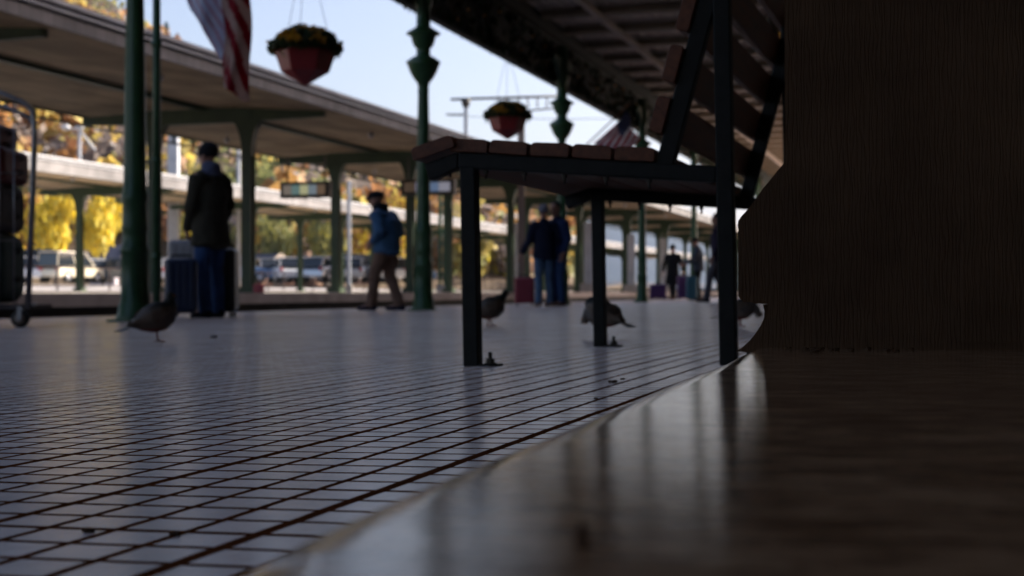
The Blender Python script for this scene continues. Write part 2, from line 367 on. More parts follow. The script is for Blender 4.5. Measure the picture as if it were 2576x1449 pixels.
# tracks
M_rail = mat('rail_steel', (.09, .06, .045), (.16, .11, .08), rough=.5, metal=.5, scale=3)
def track(p, label):
    t = thing('railway_track', label, 'track', (-p, 60, -.95), group='railway tracks between the platforms')
    for s in (-1, 1):
        m = MB(); m.box((s*.7175, 30, .25), (.07, 260, .04)); m.box((s*.7175, 30, .17), (.02, 260, .13)); m.box((s*.7175, 30, .095), (.13, 260, .02))
        m.build('rail', M_rail, t)
    m = MB()
    for k in range(180): m.box((0, -98+k*.65*2, .04), (2.5, .25, .1))
    tag(m.build('sleepers', M_conc, t), kind='stuff')
track(10.1, 'railway track in the trench beside the tiled platform'); track(21.1, 'railway track between the two far covered platforms')

# ------------------------------------------------------------------ the pier of the station building and its worn plinth slab
ZS = CH-.075                                     # top of the slab
def slabpt(x, y):
    v = W(x, y, .075*fD/(y-hy)); v.z = ZS; return v
TILT = .020
ctl = [(-.02, -.9), (-.06, -.4), (-.115, -.05)] + [tuple(slabpt(*q).xy) for q in ((420, 1480), (600, 1381), (750, 1311), (1000, 1207), (1200, 1134), (1400, 1060), (1560, 998), (1670, 954), (1760, 924), (1815, 904), (1850, 886))] + [(-.238, 1.95), (-.238, 2.4), (-.238, 2.9)]
def spline(P, n):
    out = []
    for i in range(len(P)-1):
        a = P[max(i-1, 0)]; b = P[i]; c = P[i+1]; d = P[min(i+2, len(P)-1)]
        for k in range(n):
            t = k/n; out.append(tuple(.5*(2*b[m_]+(c[m_]-a[m_])*t+(2*a[m_]-5*b[m_]+4*c[m_]-d[m_])*t*t+(3*b[m_]-a[m_]-3*c[m_]+d[m_])*t**3) for m_ in (0, 1)))
    return out+[P[-1]]
edge = spline(ctl, 5)
for _ in range(6): edge = [edge[0]]+[((a[0]+2*b[0]+c[0])/4, b[1]) for a, b, c in zip(edge, edge[1:], edge[2:])]+[edge[-1]]
m = MB(); n = len(edge); rows = []
prof = [(.030-.030*math.sin(t), -.014*(1-math.cos(t))) for t in [k*PI/2/8 for k in range(9)]] + [(-.001, -.03), (-.001, -ZS-.03)]
vs = []
for i, (ex, ey) in enumerate(edge):
    for off, dz in prof: vs.append((ex+off, ey, ZS+dz))
k = len(prof)
fs = [(i*k+j, i*k+j+1, (i+1)*k+j+1, (i+1)*k+j) for i in range(n-1) for j in range(k-1)]
m.add(vs, fs, 0, True)
DD = [(.030, 0), (.06, .0008), (.10, .0018), (.15, .0031), (.20, .0043), (.28, .0058), (.40, .0070), (.7, .0080), (2.8, .009)]
def wearf(y): return 1-.85*max(0, min(1, (y-.55)/1.0))
q_ = len(DD); vs = [(edge[i][0]+d_, edge[i][1], ZS+z_*wearf(edge[i][1])) for i in range(n) for d_, z_ in DD]
m.add(vs, [(i*q_+j, (i+1)*q_+j, (i+1)*q_+j+1, i*q_+j+1) for i in range(n-1) for j in range(q_-1)], 0, True)
pier = thing('stone_pier', 'massive dark tooled stone pier on a worn polished plinth slab beside the bench', 'pier', (0, 0, 0))
o = m.build('plinth_slab', M_slab, pier)
# worn surface: slight waves
PY = 1.875
def plane_y(y):                                  # photo position on the vertical plane y = const
    def f(xx, yy):
        a = (xx-cx)/fD
        Z = y/(math.cos(TH) + a*math.sin(TH)); v = W(xx, yy, Z); return (v.x, v.z)
    return f
g = plane_y(PY)
rr = random.Random(3)
def rough_line(pts, n=7, a=2.2):
    out = []
    for (x0, y0), (x1, y1) in zip(pts, pts[1:]):
        for i in range(n):
            t = i/n; out.append((x0+(x1-x0)*t + (rr.uniform(-a, a) if i else 0), y0+(y1-y0)*t + (rr.uniform(-a, a) if i else 0)))
    return out+[pts[-1]]
poly = rough_line([(1941, 884), (1943, 845), (1937, 778), (1930, 764), (1868, 760), (1857, 745), (1856, 620), (1857, 556), (1864, 545), (1974, 408)], 6, 1.6) + [(1974, 150), (1972, -120), (3300, -120), (3300, 884)]
poly = [g(*q) for q in poly]
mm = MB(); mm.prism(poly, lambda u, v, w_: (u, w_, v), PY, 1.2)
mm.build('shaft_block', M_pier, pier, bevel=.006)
x1 = g(2418, 500)[0]; zq = g(2418, 535)[1]
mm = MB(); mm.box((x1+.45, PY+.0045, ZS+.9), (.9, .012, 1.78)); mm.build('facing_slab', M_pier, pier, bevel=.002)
g2 = plane_y(PY+.03)
cove = [(1990, 892), (1852, 884), (1868, 873), (1886, 857), (1901, 838), (1914, 818), (1922, 800), (1923, 782), (1919, 766), (1990, 760)]
mm = MB(); mm.prism([g2(*q) for q in cove], lambda u, v, w_: (u, w_, v), PY+.03, 1.1)
mm.build('cove_moulding', M_pier, pier)
# gap in the mortar, small chips
mm = MB()
for i in range(26):
    q = slabpt(rr.uniform(1935, 2300), 882+rr.uniform(-6, 6)); mm.ball(q+Vector((0, 0, .002)), (rr.uniform(.002, .006), rr.uniform(.002, .005), .002), 6, 4)
tag(mm.build('mortar_crumbs', M_pier, pier), kind='stuff')
# station building wall behind everything on the right
bld = thing('station_building', 'plastered station building along the tiled platform behind the stone pier', 'building', (0, 0, 0))
H = 13.0; YB0, YB1 = -60.0, 44.0
mm = MB(); mm.box((8.6, (YB0+YB1)/2, H/2-.5), (15.0, YB1-YB0, H+1)); mm.build('wall', M_wall, bld)
mm = MB(); mm.box((8.6, (YB0+YB1)/2, H+.35), (16.2, YB1-YB0+1.4, .5)); mm.build('roof', M_roof, bld)
for y in [5.5+i*4.4 for i in range(9)]:
    fr = MB(); fr.box((1.08, y, 1.9), (.07, 1.7, 2.5)); fr.box((1.06, y, .58), (.2, 1.9, .1)); o = fr.build('window', M_ceilbeam, bld)
    pn = MB()
    for a in (-.4, .4): pn.box((1.035, y+a, 1.9), (.03, .7, 2.3))
    pn.build('pane', M_glass, o)

# ------------------------------------------------------------------ our canopy: ornate columns, valance, corrugated ceiling
own = thing('station_canopy', 'dark canopy over the tiled platform with ornate green iron columns', 'canopy', (0, 0, 0))
PV = 7.05; ZV0, ZV1, ZC = CH+4.0, CH+4.86, CH+5.15
cy = [-4.1, 3.6, 11.22, 18.68] + [26.35+7.75*i for i in range(13)]
prof = [(.155, 0), (.155, .05), (.138, .07), (.128, .16), (.118, .17), (.110, .60), (.118, .62), (.118, .66), (.103, .68), (.100, .80), (.112, .83), (.104, .87), (.100, 1.05), (.112, 1.09), (.108, 1.14),
        (.094, 1.17), (.090, 1.40), (.082, 2.2), (.068, 3.02), (.072, 3.08), (.066, 3.12), (.08, 3.18), (.13, 3.25), (.17, 3.33), (.20, 3.42), (.222, 3.47), (.16, 3.52), (.125, 3.545), (.09, 3.56), (.088, 3.66),
        (.12, 3.69), (.14, 3.74), (.16, 3.83), (.222, 3.865), (.21, 3.88), (.11, 3.95), (.09, 3.97), (.088, 4.24), (.11, 4.26), (.12, 4.40), (.10, 4.95)]
for i, y in enumerate(cy):
    mm = MB(); b = fz(-7)
    mm.lathe([(r_*1.10, z_) for r_, z_ in prof], (-6.86, y, b), 32, flute=(.165, .61))
    mm.box((-6.86, y, b+.012), (.36, .36, .024))
    o = mm.build('column', M_green, own)
    # curved brackets under the valance
    mm = MB()
    for s in (-1, 1):
        arc = [(s*(.08+.62*(1-math.cos(t))), 3.98+b*0+.62*math.sin(t)) for t in [j*PI/2/8 for j in range(9)]]
        pl = arc + [(s*.7, 4.72), (s*.08, 4.72)]
        mm.prism(pl, lambda u, v, w_, y=y: (-6.86+w_, y+u, v+b), -.035, .07)
    mm.build('bracket', M_green, o)
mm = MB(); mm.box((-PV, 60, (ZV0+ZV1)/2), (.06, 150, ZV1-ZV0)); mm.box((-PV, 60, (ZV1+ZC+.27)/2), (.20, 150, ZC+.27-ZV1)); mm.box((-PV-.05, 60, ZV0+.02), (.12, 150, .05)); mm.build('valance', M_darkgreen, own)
mm = MB()
N = 75; xs = [-PV+.1+i*(PV+1.0)/N for i in range(N+1)]
vs = []; 
for i, x in enumerate(xs): vs += [(x, -60, ZC+(.022 if i % 2 else -.022)), (x, 135, ZC+(.022 if i % 2 else -.022))]
mm.add(vs, [(2*i, 2*i+1, 2*i+3, 2*i+2) for i in range(N)]); mm.build('ceiling_sheet', M_ceil, own)
mm = MB(); mm.box((-3.0, 37.5, ZC+.35), (8.3, 196, .3)); mm.build('roof', M_roof, own)
for px in (5.8, 3.4):
    mm = MB(); mm.box((-px, 57.5, ZC-.20), (.10, 155, .10)); mm.build('purlin', M_ceil, own)
for i in range(80):
    y = -6+i*1.73
    mm = MB(); mm.box((-3.05, y, ZC-.09), (7.7, .30, .12)); mm.build('ceiling_beam', M_ceilbeam, own)
# evergreen garland along the valance
mm = MB(); mm.c = []
rg = random.Random(11)
for i in range(9000):
    y = rg.uniform(8, 60); z = rg.uniform(ZV0+.06, ZV1-.1); 
    if rg.random() < .35: z = ZV0 + abs(rg.gauss(0, .05))+.04
    c = Vector((-PV+rg.choice((-1, 1))*rg.uniform(.035, .12), y, z)); a = rg.uniform(0, 6.28)
    u = Vector((rg.uniform(-.3, .3), math.cos(a), math.sin(a))).normalized()*rg.uniform(.02, .05); v = Vector((rg.uniform(-1, 1), rg.uniform(-1, 1), 1)).normalized()*rg.uniform(.03, .09)
    mm.quad(c, u, v); gq = rg.choice([(.015, .05, .02, 1), (.01, .03, .015, 1), (.06, .05, .02, 1), (.03, .03, .02, 1)]); mm.c.append(gq)
gar = mm.build('garland', M_leaf); tag(gar, 'dark evergreen garland draped along the canopy valance', 'garland')
M_amber = mat('amber_bauble', (.55, .26, .05), rough=.3)
mm = MB()
for i in range(60): mm.ball((-PV+.1, 10+i*.85+rg.uniform(-.3, .3), rg.uniform(ZV0+.1, ZV1-.15)), .028, 8, 6)
mm.build('bauble', M_amber, gar)['kind'] = 'stuff'

# ------------------------------------------------------------------ the two platform canopies across the tracks
def platform_canopy(label, e0, e1, c0, c1, zt, zb, zm, ze, frames, base, y0, y1, arm):
    t = thing('platform_canopy', label, 'canopy', (0, 0, 0), group='canopies over the far platforms')
    L = y1-y0; ym = (y0+y1)/2; zt += CH; zb += CH; zm += CH; ze += CH
    mm = MB(); mm.box((-e0, ym, (zb+zt-.05)/2), (.05, L, zt-.05-zb)); mm.box((-e0+.04, ym, zt-.12), (.05, L, .035), mi=1)
    mm.build('fascia', [M_fascia, M_white], t)
    mm = MB(); mm.box((-e0, ym, zt-.02), (.16, L, .06)); mm.build('gutter', M_white, t)
    mm = MB(); pc = (e0+e1)/2
    pl = [(-e0-.03, zb+.07), (-pc, zm), (-e1, ze-.08), (-e1, ze+.1), (-pc, zt+.1), (-e0-.03, zt-.03)]
    mm.prism([(u, v) for u, v in pl], lambda u, v, w_: (u, w_, v), y0, L)
    mm.build('soffit', M_soffit, t)
    mm = MB(); pl = [(-e0-.09, zt+.004), (-pc, zt+.13), (-e1-.1, ze+.13), (-e1-.1, ze+.16), (-pc, zt+.17), (-e0-.09, zt+.03)]
    mm.prism(pl, lambda u, v, w_: (u, w_, v), y0-.1, L+.2); mm.build('roof', M_roof, t)
    # centre gutter and open far rail
    mm = MB(); mm.box((-pc, ym, zm-.04), (.16, L, .09)); mm.build('centre_rail', M_green2, t)
    mm = MB(); mm.box((-e1+.05, ym, ze-.28), (.05, L, .04)); mm.box((-e1+.05, ym, ze-.10), (.05, L, .04))
    k = 0
    while y0+k*.9 < min(y1, 90): mm.box((-e1+.05, y0+k*.9, ze-.19), (.04, .06, .14)); k += 1
    mm.build('edge_rail', M_green2, t)
    # seams on the soffit boards
    bz = zm-.16
    for y in frames:
        for pp in (e0+1.3, e1-1.5):
            q = MB(); q.tube([(-pp, y+4.2, zm+.02), (-pp, y+4.2, zm-.14)], .012, 6); q.ball((-pp, y+4.2, zm-.19), .07, 10, 8); q.build('lamp', M_white, t)
        b = MB(); b.box((-(c0+c1)/2, y, bz-.04), (c1-c0+.2, .18, .30)); b.build('beam', M_green2, t)
        for s, c, tip in ((1, c0, c0-arm), (-1, c1, c1+arm)):
            a = MB(); a.prism([(-c, bz-.17), (-c, bz+.11), (-tip, bz+.02), (-tip, bz-.13)] , lambda u, v, w_: (u, w_, v), y-.07, .14); a.build('arm', M_green2, t)
        for c in (c0, c1):
            q = MB(); h = bz-.15-base
            q.box((-c-.0, y-.085, base+h/2), (.21, .03, h)); q.box((-c-.0, y+.085, base+h/2), (.21, .03, h)); q.box((-c, y, base+h/2), (.07, .14, h)); q.box((-c, y, base+.06), (.36, .32, .12))
            o = q.build('column', M_green2, t)
            q = MB()
            for s in (-1, 1):
                arc = [(s*(.10+.27*(1-math.cos(u))), bz-.85+.7*math.sin(u)) for u in [j*PI/2/7 for j in range(8)]]
                q.prism(arc+[(s*.10, bz-.15)], lambda u, v, w_, c=c, y=y: (-c+u, w_, v), y-.10, .20)
            q.build('bracket', M_green2, o)
    return t
platform_canopy('long canopy on paired green columns over the middle platform', 10.9, 17.3, 13.1, 15.2, 3.75, 3.41, 3.70, 3.77, [16.5+9.1*i for i in range(-1, 14)], .105, 2, 150, 1.64)
platform_canopy('farther canopy with white sunlit fascia over the far platform', 24.7, 31.2, 26.9, 29.0, 3.92, 3.45, 3.72, 3.80, [16.5+9.1*i for i in range(0, 14)], .12, 2, 160, 1.64)
# ------------------------------------------------------------------ hanging signs under the middle canopy
M_signframe = mat('sign_frame', (.03, .022, .018), (.05, .04, .03), rough=.5)
def hang_sign(x, y, Z, wd, ht, cols, label):
    c = W(x, y, Z)
    t = thing('hanging_sign', label, 'sign', c, 0, 'display boards hanging under the middle canopy')
    mm = MB(); mm.box((0, .0, 0), (wd, .22, ht)); mm.build('case', M_signframe, t, bevel=.015)
    mm = MB(); d = wd*.86/len(cols)
    for i, cc in enumerate(cols): mm.box((-wd*.43+d*(i+.5), -.115, 0), (d-.01, .012, ht*.6), mi=i)
    mm.build('display', cols, t)
    for s in (-1, 1):
        mm = MB(); mm.box((s*wd*.38, 0, ht/2+.3), (.035, .035, .6)); mm.build('hanger', M_signframe, t)
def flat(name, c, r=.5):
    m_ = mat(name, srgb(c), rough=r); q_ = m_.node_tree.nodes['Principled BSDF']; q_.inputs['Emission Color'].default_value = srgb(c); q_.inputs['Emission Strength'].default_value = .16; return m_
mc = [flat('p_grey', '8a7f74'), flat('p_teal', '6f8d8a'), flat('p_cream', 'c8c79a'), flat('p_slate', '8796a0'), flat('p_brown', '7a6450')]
hang_sign(770, 478, 32.6, 1.22, .37, mc, 'brown framed board with cream and teal panels hanging left of the column')
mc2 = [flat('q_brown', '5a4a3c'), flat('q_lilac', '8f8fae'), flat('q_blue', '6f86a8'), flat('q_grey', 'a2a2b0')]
hang_sign(1078, 471, 35.5, 1.42, .38, mc2, 'dark framed board with lilac and blue panels hanging behind the ornate column')

# ------------------------------------------------------------------ the bench
bo = onfloor(1190, 921)
bench = thing('platform_bench', 'slatted wooden bench on a dark steel frame bolted to the tiles beside the stone pier', 'bench', bo)
bench.rotation_euler = (0, -math.atan(SL), -.022)
BL = 1.095; TW = .034
def seat_z(x): return .4355-.098*x               # centre line of the seat beam
def leg(x, y, top, nm='leg'):
    mm = MB(); mm.box((x, y, top/2), (TW, TW, top)); o = mm.build(nm, M_steel, bench, bevel=.003)
    q = MB(); q.box((x+TW/2+.022, y, .0025), (.044, .036, .005)); q.build('foot_plate', M_steel, o, bevel=.001)
    q = MB(); q.tube([(x+TW/2+.022, y, .0), (x+TW/2+.022, y, .030)], .0045, 8, smooth=False); q.tube([(x+TW/2+.022, y, .006), (x+TW/2+.022, y, .016)], .0095, 6, smooth=False); q.tube([(x+TW/2+.022, y, .005), (x+TW/2+.022, y, .0075)], .013, 14)
    q.build('anchor_bolt', M_bolt, o)
for y in (0, BL):
    leg(0, y, seat_z(0)-.012); leg(.545, y, .90)
    mm = MB(); b = mm
    b.bar((-.02, y, seat_z(-.02)), (.528, y, seat_z(.528)), TW-.002, .033)
    b.build('seat_beam', M_steel, bench, bevel=.003)
    mm = MB(); mm.prism([(-.021, .4545), (-.098, .433), (-.086, .396), (-.021, .421)], lambda u, v, w_: (u, w_, v), y-TW/2+.001, TW-.002); mm.build('nose_bracket', M_steel, bench, bevel=.003)
    mm = MB(); a = Vector((.422, y, seat_z(.422)+.010)); d = Vector((.084, 0, .293)).normalized()
    mm.bar(a, a+d*.52, TW-.004, .036, up=Vector((-1, 0, 0))); mm.build('back_upright', M_steel, bench, bevel=.003)
# seat boards and back boards with rounded edges
def board(c, wd, th, ang, y0, y1, rnd, nm='seat_slat', seed=0):
    r0 = random.Random(seed); pl = []; hw, hh = wd/2, th/2; rad = rnd
    for cxx, cyy, a0 in ((hw-rad, hh-rad*.8, 0), (-hw+rad, hh-rad*.8, 90), (-hw+.004, -hh+.004, 180), (hw-.004, -hh+.004, 270)):
        q = rad if a0 < 180 else .004
        for k in range(5):
            t = math.radians(a0+k*22.5); pl.append((cxx+q*math.cos(t), cyy+(q*.8 if a0 < 180 else q)*math.sin(t)))
    ca, sa = math.cos(ang), math.sin(ang)
    pl = [(c[0]+u*ca-v*sa, c[1]+u*sa+v*ca) for u, v in pl]
    mm = MB(); e = r0.uniform(-.003, .003)
    mm.prism(pl, lambda u, v, w_: (u, w_, v), y0+e, y1-y0)
    return mm.build(nm, M_wood, bench, bevel=.0012, bseg=1)
board((-.072, .4655), .098, .028, .27, -.03, BL+.16, .012, seed=1)
for i in range(5):
    x = .006+.0895*i; board((x, seat_z(x)+.0175+.0145), .083, .028, -.098+.02*(-1)**i, -.024, BL+.16, .011, seed=2+i)
dd = Vector((.084, .293)).normalized(); nn = Vector((-dd.y, dd.x))
for i in range(5):
    s_ = .100+.1045*i; c = Vector((.422, seat_z(.422)+.010))+dd*s_+nn*(.018+.0155)
    board((c.x, c.y), .074, .028, math.atan2(dd.y, dd.x)-0.0+PI*0, -.026, BL+.16, .011, nm='back_slat', seed=20+i)
# bolts hanging under the beams
for y in (0, BL):
    for x in [-.045, .035, .121, .208, .297, .388]:
        z = seat_z(x)-.017; mm = MB()
        mm.tube([(x, y+.004, z+.004), (x, y+.004, z-.019)], .003, 8); mm.tube([(x, y+.004, z+.001), (x, y+.004, z-.007)], .006, 6, smooth=False); mm.build('slat_bolt', M_bolt, bench)

# ------------------------------------------------------------------ hanging flower baskets
def basket(x, y, Z, sc, label, seed):
    c = W(x, y, Z); t = thing('flower_basket', label, 'flower basket', c, 0.35, 'red flower baskets hanging between the columns')
    r0 = random.Random(seed); s = 6
    mm = MB(); prof = [(.335*sc, 0), (.345*sc, 0), (.345*sc, -.05*sc), (.275*sc, -.26*sc), (.02*sc, -.41*sc)]
    mm.lathe(prof, (0, 0, 0), 6, smooth=False); mm.build('planter', M_pot, t, bevel=.006)
    mm = MB(); mm.c = []
    for i in range(3600):
        a = r0.uniform(0, 6.283); q = math.sqrt(r0.random())*.42*sc; hgt = (.25*math.cos(min(q/(.44*sc), 1)*1.25)+.02*math.sin(3*a+seed))*sc
        z = r0.uniform(-.05, 1)**1*hgt if r0.random() < .3 else r0.uniform(.6, 1.05)*hgt
        if q > .34*sc: z = r0.uniform(-.035, .08)*sc
        p = Vector((q*math.cos(a), q*math.sin(a), z)); u = Vector([r0.uniform(-1, 1) for _ in range(3)]).normalized(); v = u.cross(Vector([r0.uniform(-1, 1) for _ in range(3)])).normalized()
        k = r0.uniform(.010, .024)*sc*1.2; mm.quad(p, u*k, v*k*.7)
        fl = noise.noise(p*6)+r0.uniform(-.25, .25)
        mm.c.append((.60, .30, .02, 1) if fl > .05 and z > hgt*.15 else r0.choice([(.03, .07, .015, 1), (.05, .08, .02, 1), (.07, .06, .02, 1)]))
    for i in range(26):
        a = r0.uniform(0, 6.283); L = r0.uniform(.05, .17)*sc
        for k in range(9):
            f = k/8; p = Vector(((.33+.07*math.sin(f*2.5))*sc*math.cos(a+f*.15), (.33+.07*math.sin(f*2.5))*sc*math.sin(a+f*.15), .03*sc-L*f)); u = Vector([r0.uniform(-1, 1) for _ in range(3)]).normalized(); v = u.cross(Vector((0, 0, 1))).normalized()
            mm.quad(p, u*.014*sc, v*.012*sc); mm.c.append(r0.choice([(.05, .09, .02, 1), (.07, .08, .02, 1), (.30, .17, .02, 1)]))
    mm.build('flowers', M_leaf, t)
    top = fz(-7)+0
    for k in range(3):
        a = k*2.094+.4; mm = MB(); mm.tube([(.33*sc*math.cos(a), .33*sc*math.sin(a), 0), (0, 0, 4.12-c.z)], .0035, 5); mm.build('hanging_wire', M_chrome, t)
    return t
basket(768, 124, 16.2, 1.0, 'larger red planter with orange flowers hanging against the sky, nearest of the baskets', 1)
basket(1277, 292, 23.4, .93, 'smaller red planter with yellow flowers hanging above the bench seat', 2)

# ------------------------------------------------------------------ flags
M_flag = mat('flag_cloth', (.85, .85, .85), (1, 1, 1), rough=.8, scale=8, tint=True, trans=.6)
RED, WHT, BLU = (.50, .03, .05, 1), (.85, .82, .84, 1), (.03, .045, .16, 1)
def flag(name, label, origin, Lf, Hf, fn, seed, pole):
    t = thing(name, label, 'flag', origin, 0, 'striped flags on the canopy columns')
    mm = MB(); mm.c = []; nu, nv = 40, 39
    vs = [fn(i/nu, j/nv) for j in range(nv+1) for i in range(nu+1)]
    fs = [];
    for j in range(nv):
        for i in range(nu):
            fs.append((j*(nu+1)+i, j*(nu+1)+i+1, (j+1)*(nu+1)+i+1, (j+1)*(nu+1)+i))
            st = int(j/3); uu = i/nu
            if seed == 1:
                va = (j+.5)/nv; ua = (i+.5)/nu; X_ = 151*va; Yd = (interp([(0, 90), (.2, 132), (.5, 216), (.6, 222), (.62, 292), (1, 325)], va))*ua
                if va < .56: mm.c.append((.74, .78, .90, 1) if (int((X_*1.0-Yd*.45+300)/7) % 3) else (.66, .50, .60, 1))  # bluish white and faint lilac lines: backlight through the cloth, put into its colour
                else: mm.c.append((.42, .03, .05, 1) if int((X_-Yd*.36+400)/19) % 2 else (.70, .54, .48, 1))
                continue
            if uu < .4 and j < 21:
                star = ((i % 3 == 1) and (j % 4 == 2)); mm.c.append(WHT if star else BLU)
            else: mm.c.append(RED if st % 2 == 0 else WHT)
    mm.add(vs, fs, 0, True); o = mm.build('cloth', M_flag, t)
    so_ = o.modifiers.new('thick', 'SOLIDIFY'); so_.thickness = .004
    mm = MB(); mm.tube(pole, .014, 8); mm.ball(pole[-1], .03, 8, 6); mm.build('pole', M_wood, t)
    return t
# first flag: hangs from a pole above the picture, stripes falling; local frame: x along R (screen right), z up
def fl1(u, v):
    # v runs across the picture, u runs down; the cloth is bunched, so its lower edge falls away in steps
    xb = 472 + 157*v; yb = interp([(0, 20), (.20, 62), (.50, 146), (.58, 150), (.62, 222), (.80, 236), (.93, 256), (1, 250)], v)
    y = -70 + (yb+70)*u; x = xb + 5*math.sin(7*u+5*v)
    d = .09*math.sin(13*v+1.5*u)*(.5+.5*u)
    k = 14.2/fD; p = R*((x-629)*k) + F*d; return (p.x, p.y, (150-y)*k)
c1 = W(627, 150, 14.2)
flag('flag', 'large striped flag hanging in folds beside the nearest ornate column', c1, 1.8, 1.0, fl1, 1, [tuple(R*-.75+Vector((0, 0, .92))), tuple(R*.05+Vector((0, 0, 1.06)))])
def fl2(u, v):
    x = -.02 - .52*(1-u)*(.3+.7*(1-v)) + .42*v*.9 + .22*u ; z = .33 - .60*(1-u)*(1-v)*.9 - v*.42*(1-.2*u) - .05
    x = (1-v)*(-.60*u+.30) + v*(-.30*u+.52) + .04*math.sin(8*v+4*u)
    z = (1-v)*(.30-.62*u) + v*(-.25-.42*u) 
    d = .09*math.sin(9*u+5*v)
    p = R*(x+.05) + F*d; return (p.x, p.y, z)
c2 = W(1530, 318, 30.5)
fl_ = flag('flag', 'smaller striped flag with dark blue corner hanging low behind the bench seat', c2, 1.2, .8, fl2, 2, [tuple(R*-.70+Vector((0, 0, -.62))), tuple(R*.40+Vector((0, 0, .42)))])
fl_.scale = (1.12, 1.12, 1.12)

# drain pipe beside the nearest column
p0 = atZ(394, 13.4)
t = thing('drain_pipe', 'thin green pipe standing close beside the nearest ornate column', 'pipe', p0)
mm = MB(); mm.tube([(0, 0, 0), (0, 0, 4.6)], .037, 14); mm.build('shaft', M_green, t)
for z in (.6, 1.5, 2.6): 
    mm = MB(); mm.tube([(0, 0, z-.03), (0, 0, z+.03)], .048, 14); mm.build('pipe_clamp', M_green, t)

# ------------------------------------------------------------------ roll cage trolley at the left
tp = onfloor(51, 824)
M_bag1 = mat('dark_bag', (.03, .02, .02), (.05, .035, .035), rough=.7, scale=5, bump=.02, bscale=6)
M_bag2 = mat('red_bag', (.13, .020, .016), (.20, .035, .028), rough=.6, scale=5, bump=.02, bscale=6)
M_bag3 = mat('green_bag', (.02, .05, .042), (.035, .075, .065), rough=.7, scale=5, bump=.02, bscale=6)
cage = thing('roll_cage', 'wire roll cage trolley stacked with dark bags at the left of the platform', 'trolley', tp)
def side(u, z, w_=0): p = R*(u-.325*w_) + F*w_; return Vector((p.x, p.y, z))
hh = 1.66
for w_ in (0, .75):
    mm = MB(); pts = [side(.05, .13, w_), side(.085, 1.0, w_), side(.10, 1.42, w_), side(.097, 1.48, w_), side(.08, 1.54, w_), side(.05, 1.58, w_), side(.0, 1.615, w_), side(-.14, 1.67, w_), side(-.5, 1.72, w_), side(-.8, 1.70, w_), side(-.86, 1.5, w_), side(-.86, .13, w_)]
    mm.tube(pts, .017, 10); mm.build('tube_frame', M_chrome, cage)
    mm = MB()
    for k in range(8): u = -.78+k*.105; mm.tube([side(u, .15, w_), side(u, 1.63, w_)], .005, 6)
    for z in (.15, .62, 1.1, 1.5): mm.tube([side(-.84, z, w_), side(.07, z, w_)], .0045, 6)
    mm.build('wire_grid', M_chrome, cage)
mm = MB(); mm = None
for z_, r_ in ((.16, .014), (1.45, .012), (1.0, .006), (.6, .006)):
    mm = MB(); mm.tube([side(.10, z_, 0), side(.10, z_, .75)], r_, 8); mm.build('cross_bar', M_chrome, cage)
mm = MB(); mm.bar(side(-.86, .145, .375), side(.1, .145, .375), .78, .03); mm.build('base', M_bag1, cage)
for u, w_ in ((0, 0), (-.72, 0), (0, .72), (-.72, .72)):
    c = side(u, .062, w_); mm = MB()
    mm.tube([c-R*0-F*.016, c+F*.016], .062, 20); o = mm.build('wheel', M_rubber, cage)
    mm = MB(); mm.tube([c-F*.019, c+F*.019], .038, 16); mm.build('rim', M_coping, o)
    mm = MB(); mm.box(c+Vector((0, 0, .04))-F*.024, (.03, .006, .1), rz=TH); mm.box(c+Vector((0, 0, .04))+F*.024, (.03, .006, .1), rz=TH); mm.build('fork', M_chrome, o)
r1 = random.Random(5)
def bag(name, label, c, sz, m_, lean=0, handles=True):
    t = thing(name, label, 'bag', c, TH, 'bags stacked in the roll cage')
    mm = MB(); mm.box((0, 0, sz[2]/2), sz); o = mm.build('bag_body', m_, t, bevel=min(sz)*.22, bseg=4); t.rotation_euler = (0, lean, TH)
    x = sz[0]/2
    for z in (.35, .75):
        mm = MB(); mm.tube([(x-.01, -.03, sz[2]*z), (x+.035, -.01, sz[2]*z+.01), (x+.04, .01, sz[2]*z-.01), (x-.01, .03, sz[2]*z-.02)], .008, 8); mm.build('strap', M_rubber, t)
bag('luggage_bag', 'tall dark green bag at the bottom of the roll cage', side(-.43, .17, .38)+tp, (.76, .6, .52), M_bag3)
bag('luggage_bag', 'black bag in the middle of the roll cage', side(-.43, .69, .38)+tp, (.74, .6, .36), M_bag1)
bag('luggage_bag', 'dark red bag above the black one in the roll cage', side(-.40, 1.05, .38)+tp, (.74, .58, .26), M_bag2)
bag('luggage_bag', 'sagging maroon bag on top of the stack in the roll cage', side(-.48, 1.31, .38)+tp, (.70, .55, .22), M_bag2, .12)

